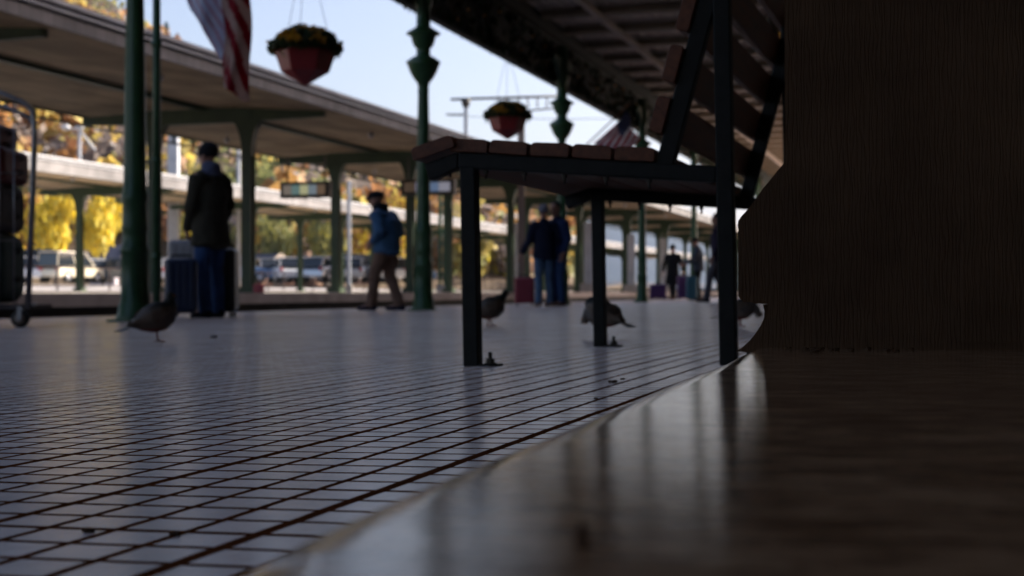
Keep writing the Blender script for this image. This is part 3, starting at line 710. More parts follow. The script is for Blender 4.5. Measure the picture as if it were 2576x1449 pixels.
# ------------------------------------------------------------------ suitcases
def suitcase(x, Z, wd, ht, dp, m_, label, handle=False, rz=0, y=None, lean=0):
    c = atZ(x, Z); t = thing('suitcase', label, 'suitcase', c, TH+rz, 'suitcases standing with the travellers'); t.rotation_euler = (lean, 0, TH+rz)
    mm = MB(); mm.box((0, 0, .06+ht/2), (wd, dp, ht)); mm.build('shell', m_, t, bevel=.05, bseg=5)
    mm = MB()
    for k in range(4): mm.box((-wd/2+wd*(k+.9)/4.8, -dp/2-.003, .06+ht/2), (wd*.05, .012, ht*.8))
    mm.build('ribs', m_, t, bevel=.004)
    mm = MB(); mm.tube([(-.09, 0, .06+ht), (-.09, 0, .09+ht), (.09, 0, .09+ht), (.09, 0, .06+ht)], .012, 8); mm.build('handle', M_rubber, t)
    if handle:
        mm = MB(); mm.tube([(-.1, dp*.3, ht), (-.1, dp*.3, ht+.45), (.1, dp*.3, ht+.45), (.1, dp*.3, ht)], .009, 8); mm.build('pull_handle', M_chrome, t)
    for a in (-1, 1):
        for b in (-1, 1):
            q = Vector((a*(wd/2-.05), b*(dp/2-.05), .03)); mm = MB(); mm.tube([q-Vector((.012, 0, 0)), q+Vector((.012, 0, 0))], .03, 12); mm.build('wheel', M_rubber, t)
    return t
mblue = mat('navy_shell', (.012, .022, .055), (.018, .03, .07), rough=.35, scale=3); mblk = mat('black_shell', (.008, .008, .010), (.016, .016, .018), rough=.4, scale=3)
mgry = mat('silver_shell', (.22, .21, .22), (.28, .27, .28), rough=.4, scale=3); mred = mat('crimson_shell', (.26, .03, .05), (.32, .04, .065), rough=.45, scale=3)
mpur = mat('purple_shell', (.055, .018, .10), (.075, .026, .13), rough=.5, scale=3); mteal = mat('teal_shell', (.012, .09, .14), (.02, .12, .18), rough=.5, scale=3)
suitcase(455, 14.2, .32, .54, .22, mblue, 'navy blue suitcase nearest the column, front of the group', rz=.25)
suitcase(474, 15.2, .38, .76, .26, mgry, 'silver grey suitcase behind the navy one beside the man in jeans')
suitcase(566, 14.9, .26, .66, .30, mblk, 'black suitcase behind the legs of the man in the olive coat')
suitcase(1319, 25.2, .36, .46, .22, mred, 'bright crimson suitcase beside the man in the grey beanie', handle=True)
suitcase(1719, 41.5, .36, .66, .26, mpur, 'tall purple suitcase standing right of the woman in a black coat')
suitcase(1740, 40.0, .30, .62, .26, mteal, 'teal suitcase in front of the man in a grey jacket')
suitcase(1655, 42.2, .50, .42, .26, mpur, 'low dark purple bag tilted left of the woman in a black coat', lean=0)

# ------------------------------------------------------------------ people
def remesh(o, vox, disp=0, dscale=.12, smooth=2):
    r = o.modifiers.new('skin', 'REMESH'); r.mode = 'VOXEL'; r.voxel_size = vox; r.use_smooth_shade = True
    if smooth:
        s = o.modifiers.new('smooth', 'SMOOTH'); s.factor = .5; s.iterations = smooth
    if disp:
        tx = bpy.data.textures.get('folds%g' % dscale) or bpy.data.textures.new('folds%g' % dscale, 'CLOUDS'); tx.noise_scale = dscale; tx.noise_depth = 2
        d = o.modifiers.new('folds', 'DISPLACE'); d.texture = tx; d.strength = disp; d.mid_level = .5; d.texture_coords = 'LOCAL'
    return o
V = lambda *a: Vector(a)
M_skin = mat('skin', (.30, .15, .10), (.38, .20, .14), rough=.55, scale=12)
M_skin2 = mat('skin_dark', (.09, .045, .03), (.13, .065, .045), rough=.55, scale=12)
M_eye = mat('eye_dark', (.02, .015, .012), rough=.1); M_lip = mat('lips', (.26, .09, .08), rough=.5)
def cloth(n_, c): a = [x for x in c]; return mat(n_, [x*.75 for x in a], [x*1.2 for x in a], rough=.85, scale=9, bump=.003, bscale=30, spec=.2)
def person(label, pos, H, face, P, clo, hat=None, hatm=None, skin=None, group='travellers waiting on the tiled platform', coat=0, collar=None):
    """P: joints in metres for a 1.75 m body facing +Y; face: heading from camera-forward, anticlockwise"""
    skin = skin or M_skin
    t = thing('person', label, 'person', pos, TH+face, group); sc = H/1.75; t.scale = (sc,)*3
    J = dict(hip=V(0, 0, .93), chest=V(0, .0, 1.28), neck=V(0, 0, 1.46), head=V(0, .03, 1.62), hyaw=0, hpitch=0,
             sl=V(-.19, 0, 1.40), sr=V(.19, 0, 1.40), el=V(-.25, -.03, 1.12), er=V(.25, -.03, 1.12), hl=V(-.25, .06, .88), hr=V(.25, .06, .88),
             kl=V(-.10, .03, .50), kr=V(.10, .03, .50), fl=V(-.11, 0, .08), fr=V(.11, 0, .08), hand=1)
    J.update(P)
    b = MB(); X = (1, 0, 0)
    hip, ch, nk = J['hip'], J['chest'], J['neck']
    b.tube([hip+V(0, 0, -.06), hip+V(0, 0, .04), (hip+ch)/2, ch, nk+V(0, 0, -.05)], [(.155, .115), (.16, .115), (.135, .10), (.165, .115), (.11, .07)], 16, round_=.5, ref=X)
    b.tube([nk+V(0, -.01, -.07), nk+(J['head']-nk)*.5], .056, 12, round_=.5)
    Mh = Matrix.Rotation(J['hyaw'], 3, 'Z') @ Matrix.Rotation(J['hpitch'], 3, 'X'); hd = J['head']
    def hp(x, y, z): return hd + Mh @ V(x, y, z)
    b.ball(hp(0, -.012, .03), (.076, .095, .09), 16, 12, M=Mh); b.ball(hp(0, .018, -.045), (.058, .068, .07), 14, 10, M=Mh)
    b.ball(hp(0, .055, -.088), (.026, .024, .022), 10, 8)                                   # chin
    b.tube([hp(0, .078, .012), hp(0, .103, -.028), hp(0, .092, -.036)], [.009, .016, .012], 8, round_=1)   # nose
    b.ball(hp(0, .072, .026), (.048, .018, .012), 10, 6, M=Mh); b.ball(hp(0, .082, -.058), (.024, .012, .010), 10, 6, M=Mh)
    for s in (-1, 1): b.ball(hp(s*.078, -.008, -.012), (.010, .020, .032), 8, 6, M=Mh)
    for s, sh, e, hnd in ((-1, J['sl'], J['el'], J['hl']), (1, J['sr'], J['er'], J['hr'])):
        b.tube([ch+V(s*.06, 0, .06), sh], [.07, .058], 12, round_=.6)
        b.tube([sh, (sh+e)/2, e, (e*2+hnd)/3, hnd], [.056, .048, .040, .040, .026], 12, round_=.8)
        dr = (hnd-e).normalized(); sd_ = dr.cross(V(s, .2, 0)); sd_ = sd_.normalized() if sd_.length > .1 else V(0, 1, 0); nrm = dr.cross(sd_)
        palm = hnd+dr*.085
        b.tube([hnd, hnd+dr*.045, palm], [(.026, .018), (.040, .016), (.040, .013)], 10, round_=.5, ref=tuple(sd_))
        for k in range(4):
            q = palm+sd_*(-.030+.020*k); L = (.062, .074, .070, .056)[k]; cu = nrm*(-s)*.02*(1+k*.2)
            b.tube([q-dr*.012, q+dr*L*.45+cu*.3, q+dr*L*.75+cu, q+dr*L*.9+cu*2], [.0095, .009, .0085, .0075], 7, round_=1)
        q = hnd+dr*.03+sd_*.032; b.tube([q-sd_*.01, q+dr*.035+sd_*.026, q+dr*.062+sd_*.030], [.012, .011, .009], 7, round_=1)
    for s, kn, ft in ((-1, J['kl'], J['fl']), (1, J['kr'], J['fr'])):
        h0 = hip+V(s*.09, 0, -.02)
        b.tube([h0, (h0+kn)/2, kn, kn*.6+ft*.4+V(0, -.02, 0), ft], [.088, .072, .055, .055, .038], 12, round_=.6)
        b.ball(ft+V(0, .05, -.035), (.042, .11, .035), 10, 8)
    body = remesh(b.build('body', skin, t), .0085)
    for s in (-1, 1):
        e = MB(); e.ball(hp(s*.030, .079, .008), (.012, .008, .008), 8, 6, M=Mh); e.build('eye', M_eye, t)
    e = MB(); e.ball(hp(0, .094, -.058), (.022, .006, .006), 10, 6, M=Mh); e.build('mouth', M_lip, t)
    # trousers
    q = MB(); q.tube([hip+V(0, 0, -.09), hip+V(0, 0, .05), hip+V(0, 0, .10)], [(.165, .13), (.175, .13), (.16, .12)], 16, round_=.4, ref=X)
    for s, kn, ft in ((-1, J['kl'], J['fl']), (1, J['kr'], J['fr'])):
        h0 = hip+V(s*.09, 0, -.03); q.tube([h0, (h0+kn)/2, kn, (kn+ft)/2+V(0, -.01, 0), ft+V(0, -.005, -.02)], [.105, .090, .074, .070, .068], 14, round_=.2)
    remesh(q.build('trousers', clo['trousers'], t), .0115, .02, .11)
    for s, ft in ((-1, J['fl']), (1, J['fr'])):
        q = MB(); rx = J.get('toe', 0)
        q.tube([ft+V(0, -.06, -.04), ft+V(0, .0, -.035), ft+V(0, .10, -.046), ft+V(0, .17, -.055)], [(.040, .042), (.046, .044), (.048, .034), (.036, .024)], 12, round_=.7, ref=X); remesh(q.build('shoe', clo['shoe'], t), .007)
    # jacket
    q = MB(); lo = hip+V(0, 0, -.10-coat); g_ = 1+.25*min(coat, .3)/.3
    q.tube([lo, hip+V(0, 0, .03), (hip+ch)/2, ch, nk+V(0, 0, -.035)], [(.205*g_, .165*g_), (.195, .155), (.185, .15), (.195, .15), (.10, .085)], 18, round_=.25, ref=X)
    for s, sh, e_, hnd in ((-1, J['sl'], J['el'], J['hl']), (1, J['sr'], J['er'], J['hr'])):
        q.tube([ch+V(s*.07, 0, .05), sh+V(0, 0, -.01)], [.10, .082], 12, round_=.6)
        q.tube([sh+V(0, 0, -.01), (sh+e_)/2, e_, (e_+hnd)/2, hnd+(e_-hnd)*.08], [.084, .074, .066, .058, .050], 12, round_=.3)
    q.tube([nk+V(0, 0, -.06), nk+V(0, .0, .03)], [(.10, .09), (.078, .08)], 14, round_=.2, ref=X)
    remesh(q.build('jacket', clo['jacket'], t), .012, .028, .13)
    if collar:
        q = MB(); q.tube([nk+V(0, 0, -.03), nk+V(0, -.005, .065)], [(.115, .105), (.095, .098)], 16, round_=.4, ref=X); remesh(q.build('scarf', collar, t), .010, .015, .08)
    if hat == 'beanie':
        q = MB(); q.ball(hp(0, -.015, .052), (.090, .108, .088), 18, 12, M=Mh); q.tube([hp(0, -.012, .0), hp(0, -.012, .045)], [(.088, .106), (.093, .110)], 18, round_=.3, ref=tuple(Mh @ V(1, 0, 0))); remesh(q.build('beanie', hatm, t), .008, .008, .03)
    elif hat == 'cap':
        q = MB(); q.ball(hp(0, -.01, .060), (.088, .108, .070), 18, 12, M=Mh); q.tube([hp(0, -.012, .022), hp(0, -.012, .06)], [(.086, .104), (.090, .112)], 18, round_=.3, ref=tuple(Mh @ V(1, 0, 0)))
        q.tube([hp(0, .06, .045), hp(0, .135, .035)], [(.07, .010), (.055, .008)], 12, round_=.6, ref=tuple(Mh @ V(1, 0, 0))); remesh(q.build('cap', hatm, t), .007)
    else:
        q = MB(); q.ball(hp(0, -.028, .045), (.086, .098, .088), 18, 12, M=Mh); q.ball(hp(0, -.05, -.01), (.078, .06, .07), 14, 10, M=Mh); remesh(q.build('hair', hatm, t), .008, .012, .03)
    return t
jeans = cloth('denim', (.035, .075, .19)); jeans2 = cloth('faded_denim', (.09, .16, .27)); olive = cloth('olive_wool', (.045, .040, .028)); blk = cloth('black_cloth', (.010, .010, .012))
bluej = cloth('blue_jacket', (.06, .135, .25)); brown = cloth('brown_cord', (.20, .12, .085)); navy = cloth('navy_cloth', (.012, .016, .038)); greyb = cloth('grey_knit', (.16, .16, .19))
plum = cloth('plum_jacket', (.035, .028, .055)); greyt = cloth('grey_trousers', (.115, .11, .135)); slate = cloth('slate_jacket', (.055, .07, .095)); scarf = cloth('lilac_scarf', (.10, .11, .18)); roy = cloth('royal_jacket', (.015, .028, .085))
p = atZ(530, 14.5)
person('man in a long olive coat and black beanie, back turned, beside the suitcases', p, 1.79, 1.0,
       dict(hl=V(-.10, .22, .88), el=V(-.24, .03, 1.10), sl=V(-.18, 0, 1.40), sr=V(.18, 0, 1.40), er=V(.22, -.03, 1.12), hr=V(.20, .08, .90), head=V(0, .04, 1.62), hyaw=.1, kl=V(-.10, .02, .5), fl=V(-.10, -.02, .08), kr=V(.11, .04, .5), fr=V(.15, .05, .08)),
       dict(jacket=olive, trousers=jeans, shoe=blk), 'beanie', blk, coat=.10, collar=scarf)
p = atZ(968, 20.2)
man2 = person('man in a blue jacket, flat black cap and brown trousers walking to the left', p, 1.76, 1.15,
       dict(hip=V(0, -.03, .92), chest=V(0, .00, 1.25), neck=V(0, .06, 1.43), head=V(0, .125, 1.575), hpitch=-.22, sl=V(-.19, .02, 1.37), sr=V(.19, .02, 1.37), el=V(-.25, -.08, 1.10), er=V(.25, -.08, 1.10), hl=V(-.19, .08, .96), hr=V(.19, .08, .96),
            kl=V(-.09, .09, .50), fl=V(-.09, .15, .08), kr=V(.09, -.02, .50), fr=V(.09, -.15, .08)),
       dict(jacket=bluej, trousers=brown, shoe=navy), 'cap', blk, collar=blk)
man2.scale = (1.18, 1.15, 1.0)
p = atZ(1368, 24.8)
person('man in a grey beanie and dark jacket holding one hand out beside the crimson suitcase', p, 1.78, .35,
       dict(el=V(-.27, .02, 1.10), hl=V(-.36, .14, .90), kl=V(-.09, .02, .5), fl=V(-.09, 0, .08)), dict(jacket=navy, trousers=jeans2, shoe=brown), 'beanie', greyb)
p = atZ(1402, 25.0)
person('dark haired man in a royal blue jacket beside the third ornate column', p, 1.84, 2.2,
       dict(hr=V(.20, .12, .92), er=V(.25, .0, 1.12), head=V(0, .05, 1.62), hyaw=.3), dict(jacket=roy, trousers=jeans, shoe=brown), None, blk)
p = atZ(1693, 44.5)
person('woman in a wide black coat walking between two purple bags', p, 1.74, 2.6,
       dict(el=V(-.30, .0, 1.12), hl=V(-.34, .04, .90), er=V(.30, 0, 1.12), hr=V(.34, .02, .88), kl=V(-.09, .10, .50), fl=V(-.10, .18, .08), kr=V(.09, -.02, .5), fr=V(.09, -.15, .08)),
       dict(jacket=blk, trousers=blk, shoe=blk), 'beanie', blk, coat=.32)
p = atZ(1757, 40.2)
person('man in a slate grey jacket and black trousers reaching forward to his luggage', p, 1.80, 1.5,
       dict(er=V(.22, .14, 1.12), hr=V(.16, .38, 1.02), el=V(-.22, .14, 1.12), hl=V(-.16, .36, 1.0), neck=V(0, .04, 1.45), head=V(0, .09, 1.60), hpitch=-.2), dict(jacket=slate, trousers=blk, shoe=blk), 'cap', blk)
p = atZ(1806, 27.8)
person('person in a plum jacket and grey trousers striding behind the bench leg', p, 1.76, 1.25,
       dict(kl=V(-.09, .14, .51), fl=V(-.09, .22, .08), kr=V(.09, .05, .50), fr=V(.09, -.22, .08), hip=V(0, -.02, .90)), dict(jacket=plum, trousers=greyt, shoe=blk), None, blk)

# ------------------------------------------------------------------ pigeons
def pig_mat():
    m = mat('pigeon_feathers', (.075, .062, .060), (.135, .112, .10), rough=.7, scale=22, bump=.002, bscale=70)
    n = m.node_tree.nodes; l = m.node_tree.links; p = n['Principled BSDF']; src = p.inputs['Base Color'].links[0].from_socket
    tc = n.new('ShaderNodeTexCoord'); sp = n.new('ShaderNodeSeparateXYZ'); l.new(tc.outputs['Object'], sp.inputs[0])
    def mixc(f, a, c):
        mx = n.new('ShaderNodeMix'); mx.data_type = 'RGBA'; l.new(f, mx.inputs[0]); l.new(a, mx.inputs[6]); mx.inputs[7].default_value = c; return mx.outputs[2]
    def rng(v, a, b):
        r_ = n.new('ShaderNodeMapRange'); r_.inputs[1].default_value = a; r_.inputs[2].default_value = b; l.new(v, r_.inputs[0]); return r_.outputs[0]
    c = mixc(rng(sp.outputs[2], .165, .190), src, (.018, .022, .022, 1))           # dark neck and head
    c = mixc(rng(sp.outputs[2], .112, .090), c, (.15, .115, .095, 1))              # paler belly
    c = mixc(rng(sp.outputs[2], .072, .066), c, (.25, .06, .045, 1))               # red legs
    l.new(c, p.inputs['Base Color'])
    return m
M_pig = pig_mat(); M_wing = mat('pigeon_wing', (.10, .07, .052), (.17, .13, .105), rough=.7, scale=30, bump=.003, bscale=60)
M_rump = mat('pigeon_rump', (.28, .26, .25), rough=.8); M_beak = mat('beak', (.03, .028, .028), rough=.5); M_peye = mat('pigeon_eye', (.4, .12, .02), rough=.2)
def pigeon(label, pos, yaw, sc, neck='up', step=0, one=False, pale=True):
    t = thing('pigeon', label, 'pigeon', pos, yaw, 'pigeons on the tiles around the bench'); t.scale = (sc,)*3
    b = MB()
    b.tube([(-.115, 0, .088), (-.08, 0, .098), (-.035, 0, .112), (.02, 0, .130), (.058, 0, .152), (.078, 0, .178)], [(.022, .016), (.050, .042), (.073, .066), (.080, .078), (.066, .068), (.042, .044)], 16, round_=.9, ref=(0, 1, 0))
    if neck == 'up': hd = V(.088, 0, .232); nkp = [(.066, 0, .172), (.082, 0, .202), tuple(hd)]
    elif neck == 'fwd': hd = V(.122, 0, .225); nkp = [(.068, 0, .168), (.10, 0, .195), tuple(hd)]
    else: hd = V(.130, 0, .090); nkp = [(.060, 0, .150), (.11, 0, .130), tuple(hd)]
    b.tube(nkp, [.042, .029, .021], 12, round_=.8, ref=(0, 1, 0)); b.ball(hd, (.027, .022, .023), 12, 9)
    for s in (-1, 1):
        if one and s == 1: b.tube([(.0, .022, .08), (.02, .024, .075), (.03, .026, .078)], [.010, .006, .005], 8, round_=1); continue
        fx = s*step; k = V(-.004+fx*.4, s*.024, .062); a = V(.002+fx, s*.024, .010)
        b.tube([V(.0, s*.024, .100), k, a], [.022, .0062, .0048], 8, round_=.8)
        for q in (-.6, 0, .6): b.tube([a, a+V(.034*math.cos(q), .034*math.sin(q), -.007)], [.0045, .0034], 7, round_=1)
        b.tube([a, a+V(-.020, 0, -.007)], [.004, .003], 7, round_=1)
    remesh(b.build('body', M_pig, t), .0031)
    q = MB()
    for i in range(-3, 4): q.box((-.155-.003*(3-abs(i)), i*.0072, .073+.0012*(i % 2)), (.105, .014, .0022), M=Matrix.Rotation(-.30, 3, 'Y') @ Matrix.Rotation(i*-.05, 3, 'Z'))
    q.build('tail', M_beak, t)
    for s in (-1, 1):
        q = MB(); q.tube([(.045, s*.063, .160), (.0, s*.079, .142), (-.05, s*.069, .124), (-.10, s*.032, .103), (-.145, s*.014, .088)], [(.026, .010), (.040, .011), (.034, .010), (.020, .007), (.006, .004)], 12, round_=.8, ref=(0, .25*s, 1))
        remesh(q.build('wing', M_wing, t), .0035)
        e = MB(); e.ball(hd+V(.008, s*.019, .004), .0042, 8, 6); e.build('eye', M_peye, t)
    q = MB(); q.ball((-.098, 0, .112), (.032, .022, .013), 10, 8); q.build('rump', M_rump if pale else M_wing, t)
    q = MB(); dn = V(.026, 0, -.006) if neck != 'down' else V(.012, 0, -.024)
    q.tube([hd+V(.018, 0, 0), hd+V(.022, 0, 0)+dn], [.0065, .0015], 8, round_=.5); q.build('beak', M_beak, t)
    return t
q = onfloor(390, 861)
pigeon('brown pigeon standing on one leg in front of the nearest column', q, TH+.75, .76, 'up', one=True)
q = onfloor(1232, 822)
pigeon('fawn pigeon striding right behind the front bench leg', q, TH+.55, .76, 'fwd', step=.035)
q = onfloor(1517, 848)
pigeon('dark pigeon with lowered head behind the second bench leg, tail to the right', q, TH+PI-.8, .66, 'down', pale=False)
q = onfloor(1862, 822)
pigeon('pigeon in deep shade between the rear bench leg and the pier', q, TH-.3, .62, 'down', pale=False)
# crumbs and specks on the tiles
M_crumb = mat('crumb', (.10, .045, .02), (.05, .03, .02), rough=.9, scale=60)
for i, (x, y, s_, lb) in enumerate([(1540, 963, .005, 'orange brown crumb on the tiles right of the front bench leg'), (1500, 1004, .0025, 'tiny brown crumb lying near the plinth edge'), (1565, 955, .003, 'small red crumb beside the orange one'), (448, 1348, .003, 'dark speck on the tiles low at the left'), (538, 850, .012, 'grey speck of litter right of the nearest pigeon'), (223, 1340, .003, 'thin speck on the nearest tiles')]):
    q = onfloor(x, y); mm = MB()
    for k in range(4): mm.ball(V(rr.uniform(-1, 1)*s_, rr.uniform(-1, 1)*s_, s_*.45), (s_*rr.uniform(.5, .9), s_*rr.uniform(.4, .8), s_*.45), 7, 5)
    o = mm.build('crumb', M_crumb); o.location = q; tag(o, lb, 'crumb', 'crumbs on the floor')
q = slabpt(1464, 1392); mm = MB(); mm.ball((0, 0, .0035), (.0022, .0016, .0052), 10, 8); mm.ball((.002, .001, .001), (.002, .003, .0012), 8, 6); o = mm.build('crumb', M_crumb); o.location = q; tag(o, 'blurred brown crumb on the polished plinth near the lens', 'crumb', 'crumbs on the floor')
for i, (x, y, a) in enumerate([(2380, 880, .3), (2560, 884, 0.1)]):
    q = slabpt(x, y); mm = MB(); mm.tube([(-.02, 0, .002), (0, .004, .003), (.022, 0, .002)], .0012, 6); o = mm.build('twig', M_crumb); o.location = q; tag(o, ('short dry twig at the foot of the dark pier', 'longer twig by the pier at the right edge')[i], 'twig', 'twigs by the pier')

# ------------------------------------------------------------------ hills, woods, far mountain
RID = [(-700, -230), (-200, -110), (100, -10), (330, 105), (450, 190), (700, 320), (1000, 440), (1120, 480), (1230, 560), (1350, 640), (1500, 722), (1800, 745)]
def hillz(x, Z):
    Zr = 330; yr = interp(RID, x)
    zr = CH+(hy-yr)/fD*Zr
    s_ = max(0, min(1, (Z-125)/(Zr-125))); s_ = s_**.85
    if Z > Zr: s_ = 1-.25*(Z-Zr)/200
    return .3+(zr-.3)*s_ + 2.2*noise.noise(Vector((x*.006, Z*.02, 0)))*s_
def wp(x, Z, z): v = W(x, hy, Z); return Vector((v.x, v.y, z))
mm = MB(); nx, nz_ = 60, 24; vs = []
for j in range(nz_+1):
    Z = 120+(520-120)*j/nz_
    for i in range(nx+1):
        x = -900+(2800)*i/nx; vs.append(wp(x, Z, hillz(x, Z)))
mm.add(vs, [(j*(nx+1)+i, j*(nx+1)+i+1, (j+1)*(nx+1)+i+1, (j+1)*(nx+1)+i) for j in range(nz_) for i in range(nx)], 0, True)
M_hill = mat('leaf_litter', (.07, .045, .025), (.15, .10, .05), rough=.95, scale=.15, detail=8)
tag(mm.build('wooded_hill', M_hill), kind='structure')
ORG = [(.42, .21, .07), (.46, .26, .08), (.36, .18, .08)]; YEL = [(.60, .46, .10), (.52, .42, .12), (.56, .40, .09)]; OLV = [(.24, .25, .09), (.30, .29, .11), (.20, .22, .09)]; BAR = [(.26, .21, .18), (.32, .26, .22), (.22, .18, .16)]; GRN = [(.03, .06, .025), (.04, .075, .03)]
rt = random.Random(21)
def crown(mm, c, rx, rz, n, cols, q0, q1, droop=0):
    for i in range(n):
        th = rt.uniform(0, 6.283); ph = math.acos(rt.uniform(-1, 1)); rad = rt.uniform(.45, 1)**.6
        d = Vector((math.sin(ph)*math.cos(th), math.sin(ph)*math.sin(th), math.cos(ph)))
        nn_ = 1+.35*noise.noise(d*2.2+c*.37)
        if noise.noise(d*4+c*.9) < -.28: continue
        p = c+Vector((d.x*rx, d.y*rx, d.z*rz))*rad*nn_
        u = Vector([rt.uniform(-1, 1) for _ in range(3)]).normalized(); v = u.cross(Vector([rt.uniform(-1, 1) for _ in range(3)])).normalized()
        if droop: v = Vector((rt.uniform(-.2, .2), rt.uniform(-.2, .2), -1)).normalized()
        k = rt.uniform(q0, q1); mm.quad(p, u*k, v*k*(.7+droop))
        cc = rt.choice(cols); e = rt.uniform(.75, 1.3); mm.c.append((cc[0]*e, cc[1]*e, cc[2]*e, 1))
mm = MB(); mm.c = []
for i in range(1900):
    x = rt.uniform(-880, 1420); Z = rt.uniform(128, 345)
    z = hillz(x, Z); q = rt.random()+.25*noise.noise(Vector((x*.004, Z*.02, 3)))
    if x < 520: cols = ORG if q < .42 else YEL if q < .62 else BAR if q < .85 else OLV
    elif x < 980: cols = BAR if q < .35 else OLV if q < .70 else YEL if q < .9 else ORG
    else: cols = ORG if q < .3 else OLV if q < .6 else BAR if q < .8 else YEL
    h = rt.uniform(5, 9); c0_ = rt.choice(cols); crown(mm, wp(x, Z, z+h*.55), h*.38, h*.5, 56, [c0_, c0_, c0_, rt.choice(cols)], .32, .78)
tag(mm.build('autumn_wood', M_leaf), 'autumn wood covering the hillside behind the car park', 'wood', kind='stuff')
# spruces on the ridge
for k, (x, yt, hg) in enumerate([(418, 58, 8.5), (446, 88, 6.5)]):
    Z = 322; b = wp(x, Z, hillz(x, Z)); top = CH+(hy-yt)/fD*Z; hh_ = max(top-b.z, hg)
    t = thing('spruce_tree', ('taller dark spruce on the ridge right of the drain pipe', 'shorter spruce on the ridge beside the taller spruce')[k], 'tree', b, 0, 'spruces on the ridge')
    q = MB(); q.tube([(0, 0, -1), (0, 0, hh_)], [.25, .03], 7); q.build('trunk', M_bark, t)
    q = MB(); q.c = []
    for i in range(900):
        f = rt.random()**.8; zz = hh_*(1-f)*.98+.4; r_ = .25+f*hh_*.22*(1+.3*math.sin(zz*5)); a = rt.uniform(0, 6.28)
        p = V(r_*math.cos(a)*rt.uniform(.3, 1), r_*math.sin(a)*rt.uniform(.3, 1), zz); u = V(math.cos(a), math.sin(a), -.4)*.35; v = V(-math.sin(a), math.cos(a), 0)*.14
        q.quad(p, u, v); cc = rt.choice(GRN); q.c.append(cc+(1,))
    q.build('crown', M_leaf, t)
MT = [(300, 380), (900, 405), (1200, 425), (1400, 452), (1560, 500), (1700, 545), (1900, 600), (2400, 640), (3200, 660)]
mm = MB(); vs = []; nx, nz_ = 90, 10
for j in range(nz_+1):
    for i in range(nx+1):
        x = 300+2900*i/nx; s_ = j/nz_; Z = 1500+1000*s_
        zt_ = (hy-interp(MT, x))/fD*2500
        vs.append(wp(x, Z, -1+zt_*s_**.8*(1+.10*noise.noise(Vector((x*.01, s_*3, 1))))+10*noise.noise(Vector((x*.03, s_*6, 0)))*s_))
mm.add(vs, [(j*(nx+1)+i, j*(nx+1)+i+1, (j+1)*(nx+1)+i+1, (j+1)*(nx+1)+i) for j in range(nz_) for i in range(nx)], 0, True)
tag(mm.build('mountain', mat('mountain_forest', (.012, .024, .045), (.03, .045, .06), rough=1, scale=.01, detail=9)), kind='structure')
# ------------------------------------------------------------------ single trees by the car park
def tree(x, Z, h, rx, cols, label, n=1500, droop=.9, q=(.07, .16), nm='yellow_tree'):
    b = wp(x, Z, .6); t = thing(nm, label, 'tree', b, 0, 'autumn trees around the car park')
    q_ = MB(); q_.tube([(0, 0, 0), (.06, 0, h*.4), (-.05, .1, h*.95)], [.15, .10, .02], 8)
    for i in range(7):
        a = i*2.4; z0 = h*(.30+.08*i); q_.tube([(0, 0, z0), (rx*.45*math.cos(a), rx*.45*math.sin(a), z0+h*.14), (rx*.8*math.cos(a), rx*.8*math.sin(a), z0+h*.16)], [.05, .03, .01], 6)
    q_.build('trunk', M_bark, t)
    mm = MB(); mm.c = []
    for i in range(13):
        a = rt.uniform(0, 6.28); rr_ = rt.uniform(0, .68)*rx; c = Vector((rr_*math.cos(a), rr_*math.sin(a), h*rt.uniform(.42, .92)))
        crown(mm, c, rx*.42, h*.15, n//13, cols, q[0], q[1], droop)
    mm.build('crown', M_leaf, t)
YL = [(.80, .62, .05), (.72, .56, .06), (.62, .54, .10)]
tree(140, 92, 6.2, 1.9, YL, 'bright yellow weeping tree left of the first far column')
tree(258, 96, 6.4, 1.9, YL, 'bright yellow weeping tree between two columns above the dark car')
tree(60, 100, 6.0, 1.8, YL+ORG, 'yellow and orange tree seen through the roll cage')
tree(500, 112, 6.0, 1.9, YL+OLV, 'yellow green tree behind the man in the olive coat')
tree(690, 118, 6.2, 2.0, OLV+[(.40, .38, .10)], 'olive green tree above the gabled house')
tree(815, 120, 6.2, 2.1, OLV+[(.42, .38, .09)], 'olive tree with yellow tips behind the smaller house')
tree(905, 110, 5.5, 1.7, YL+ORG, 'orange yellow tree right of the middle column', nm='orange_tree')
tree(1000, 120, 7.6, 2.3, ORG+YL, 'orange tree behind the walking man', nm='orange_tree')
tree(1120, 130, 8.5, 2.4, ORG+BAR, 'rusty orange tree right of the second ornate column', nm='orange_tree')
tree(1218, 130, 5.2, 1.2, YL+OLV, 'slim yellow tree seen through the bench legs')
tree(1262, 140, 3.6, 2.0, YL+OLV, 'low round yellow tree seen through the bench legs')
tree(1400, 160, 5.0, 2.2, YL+OLV, 'pale yellow tree behind the two talking men')
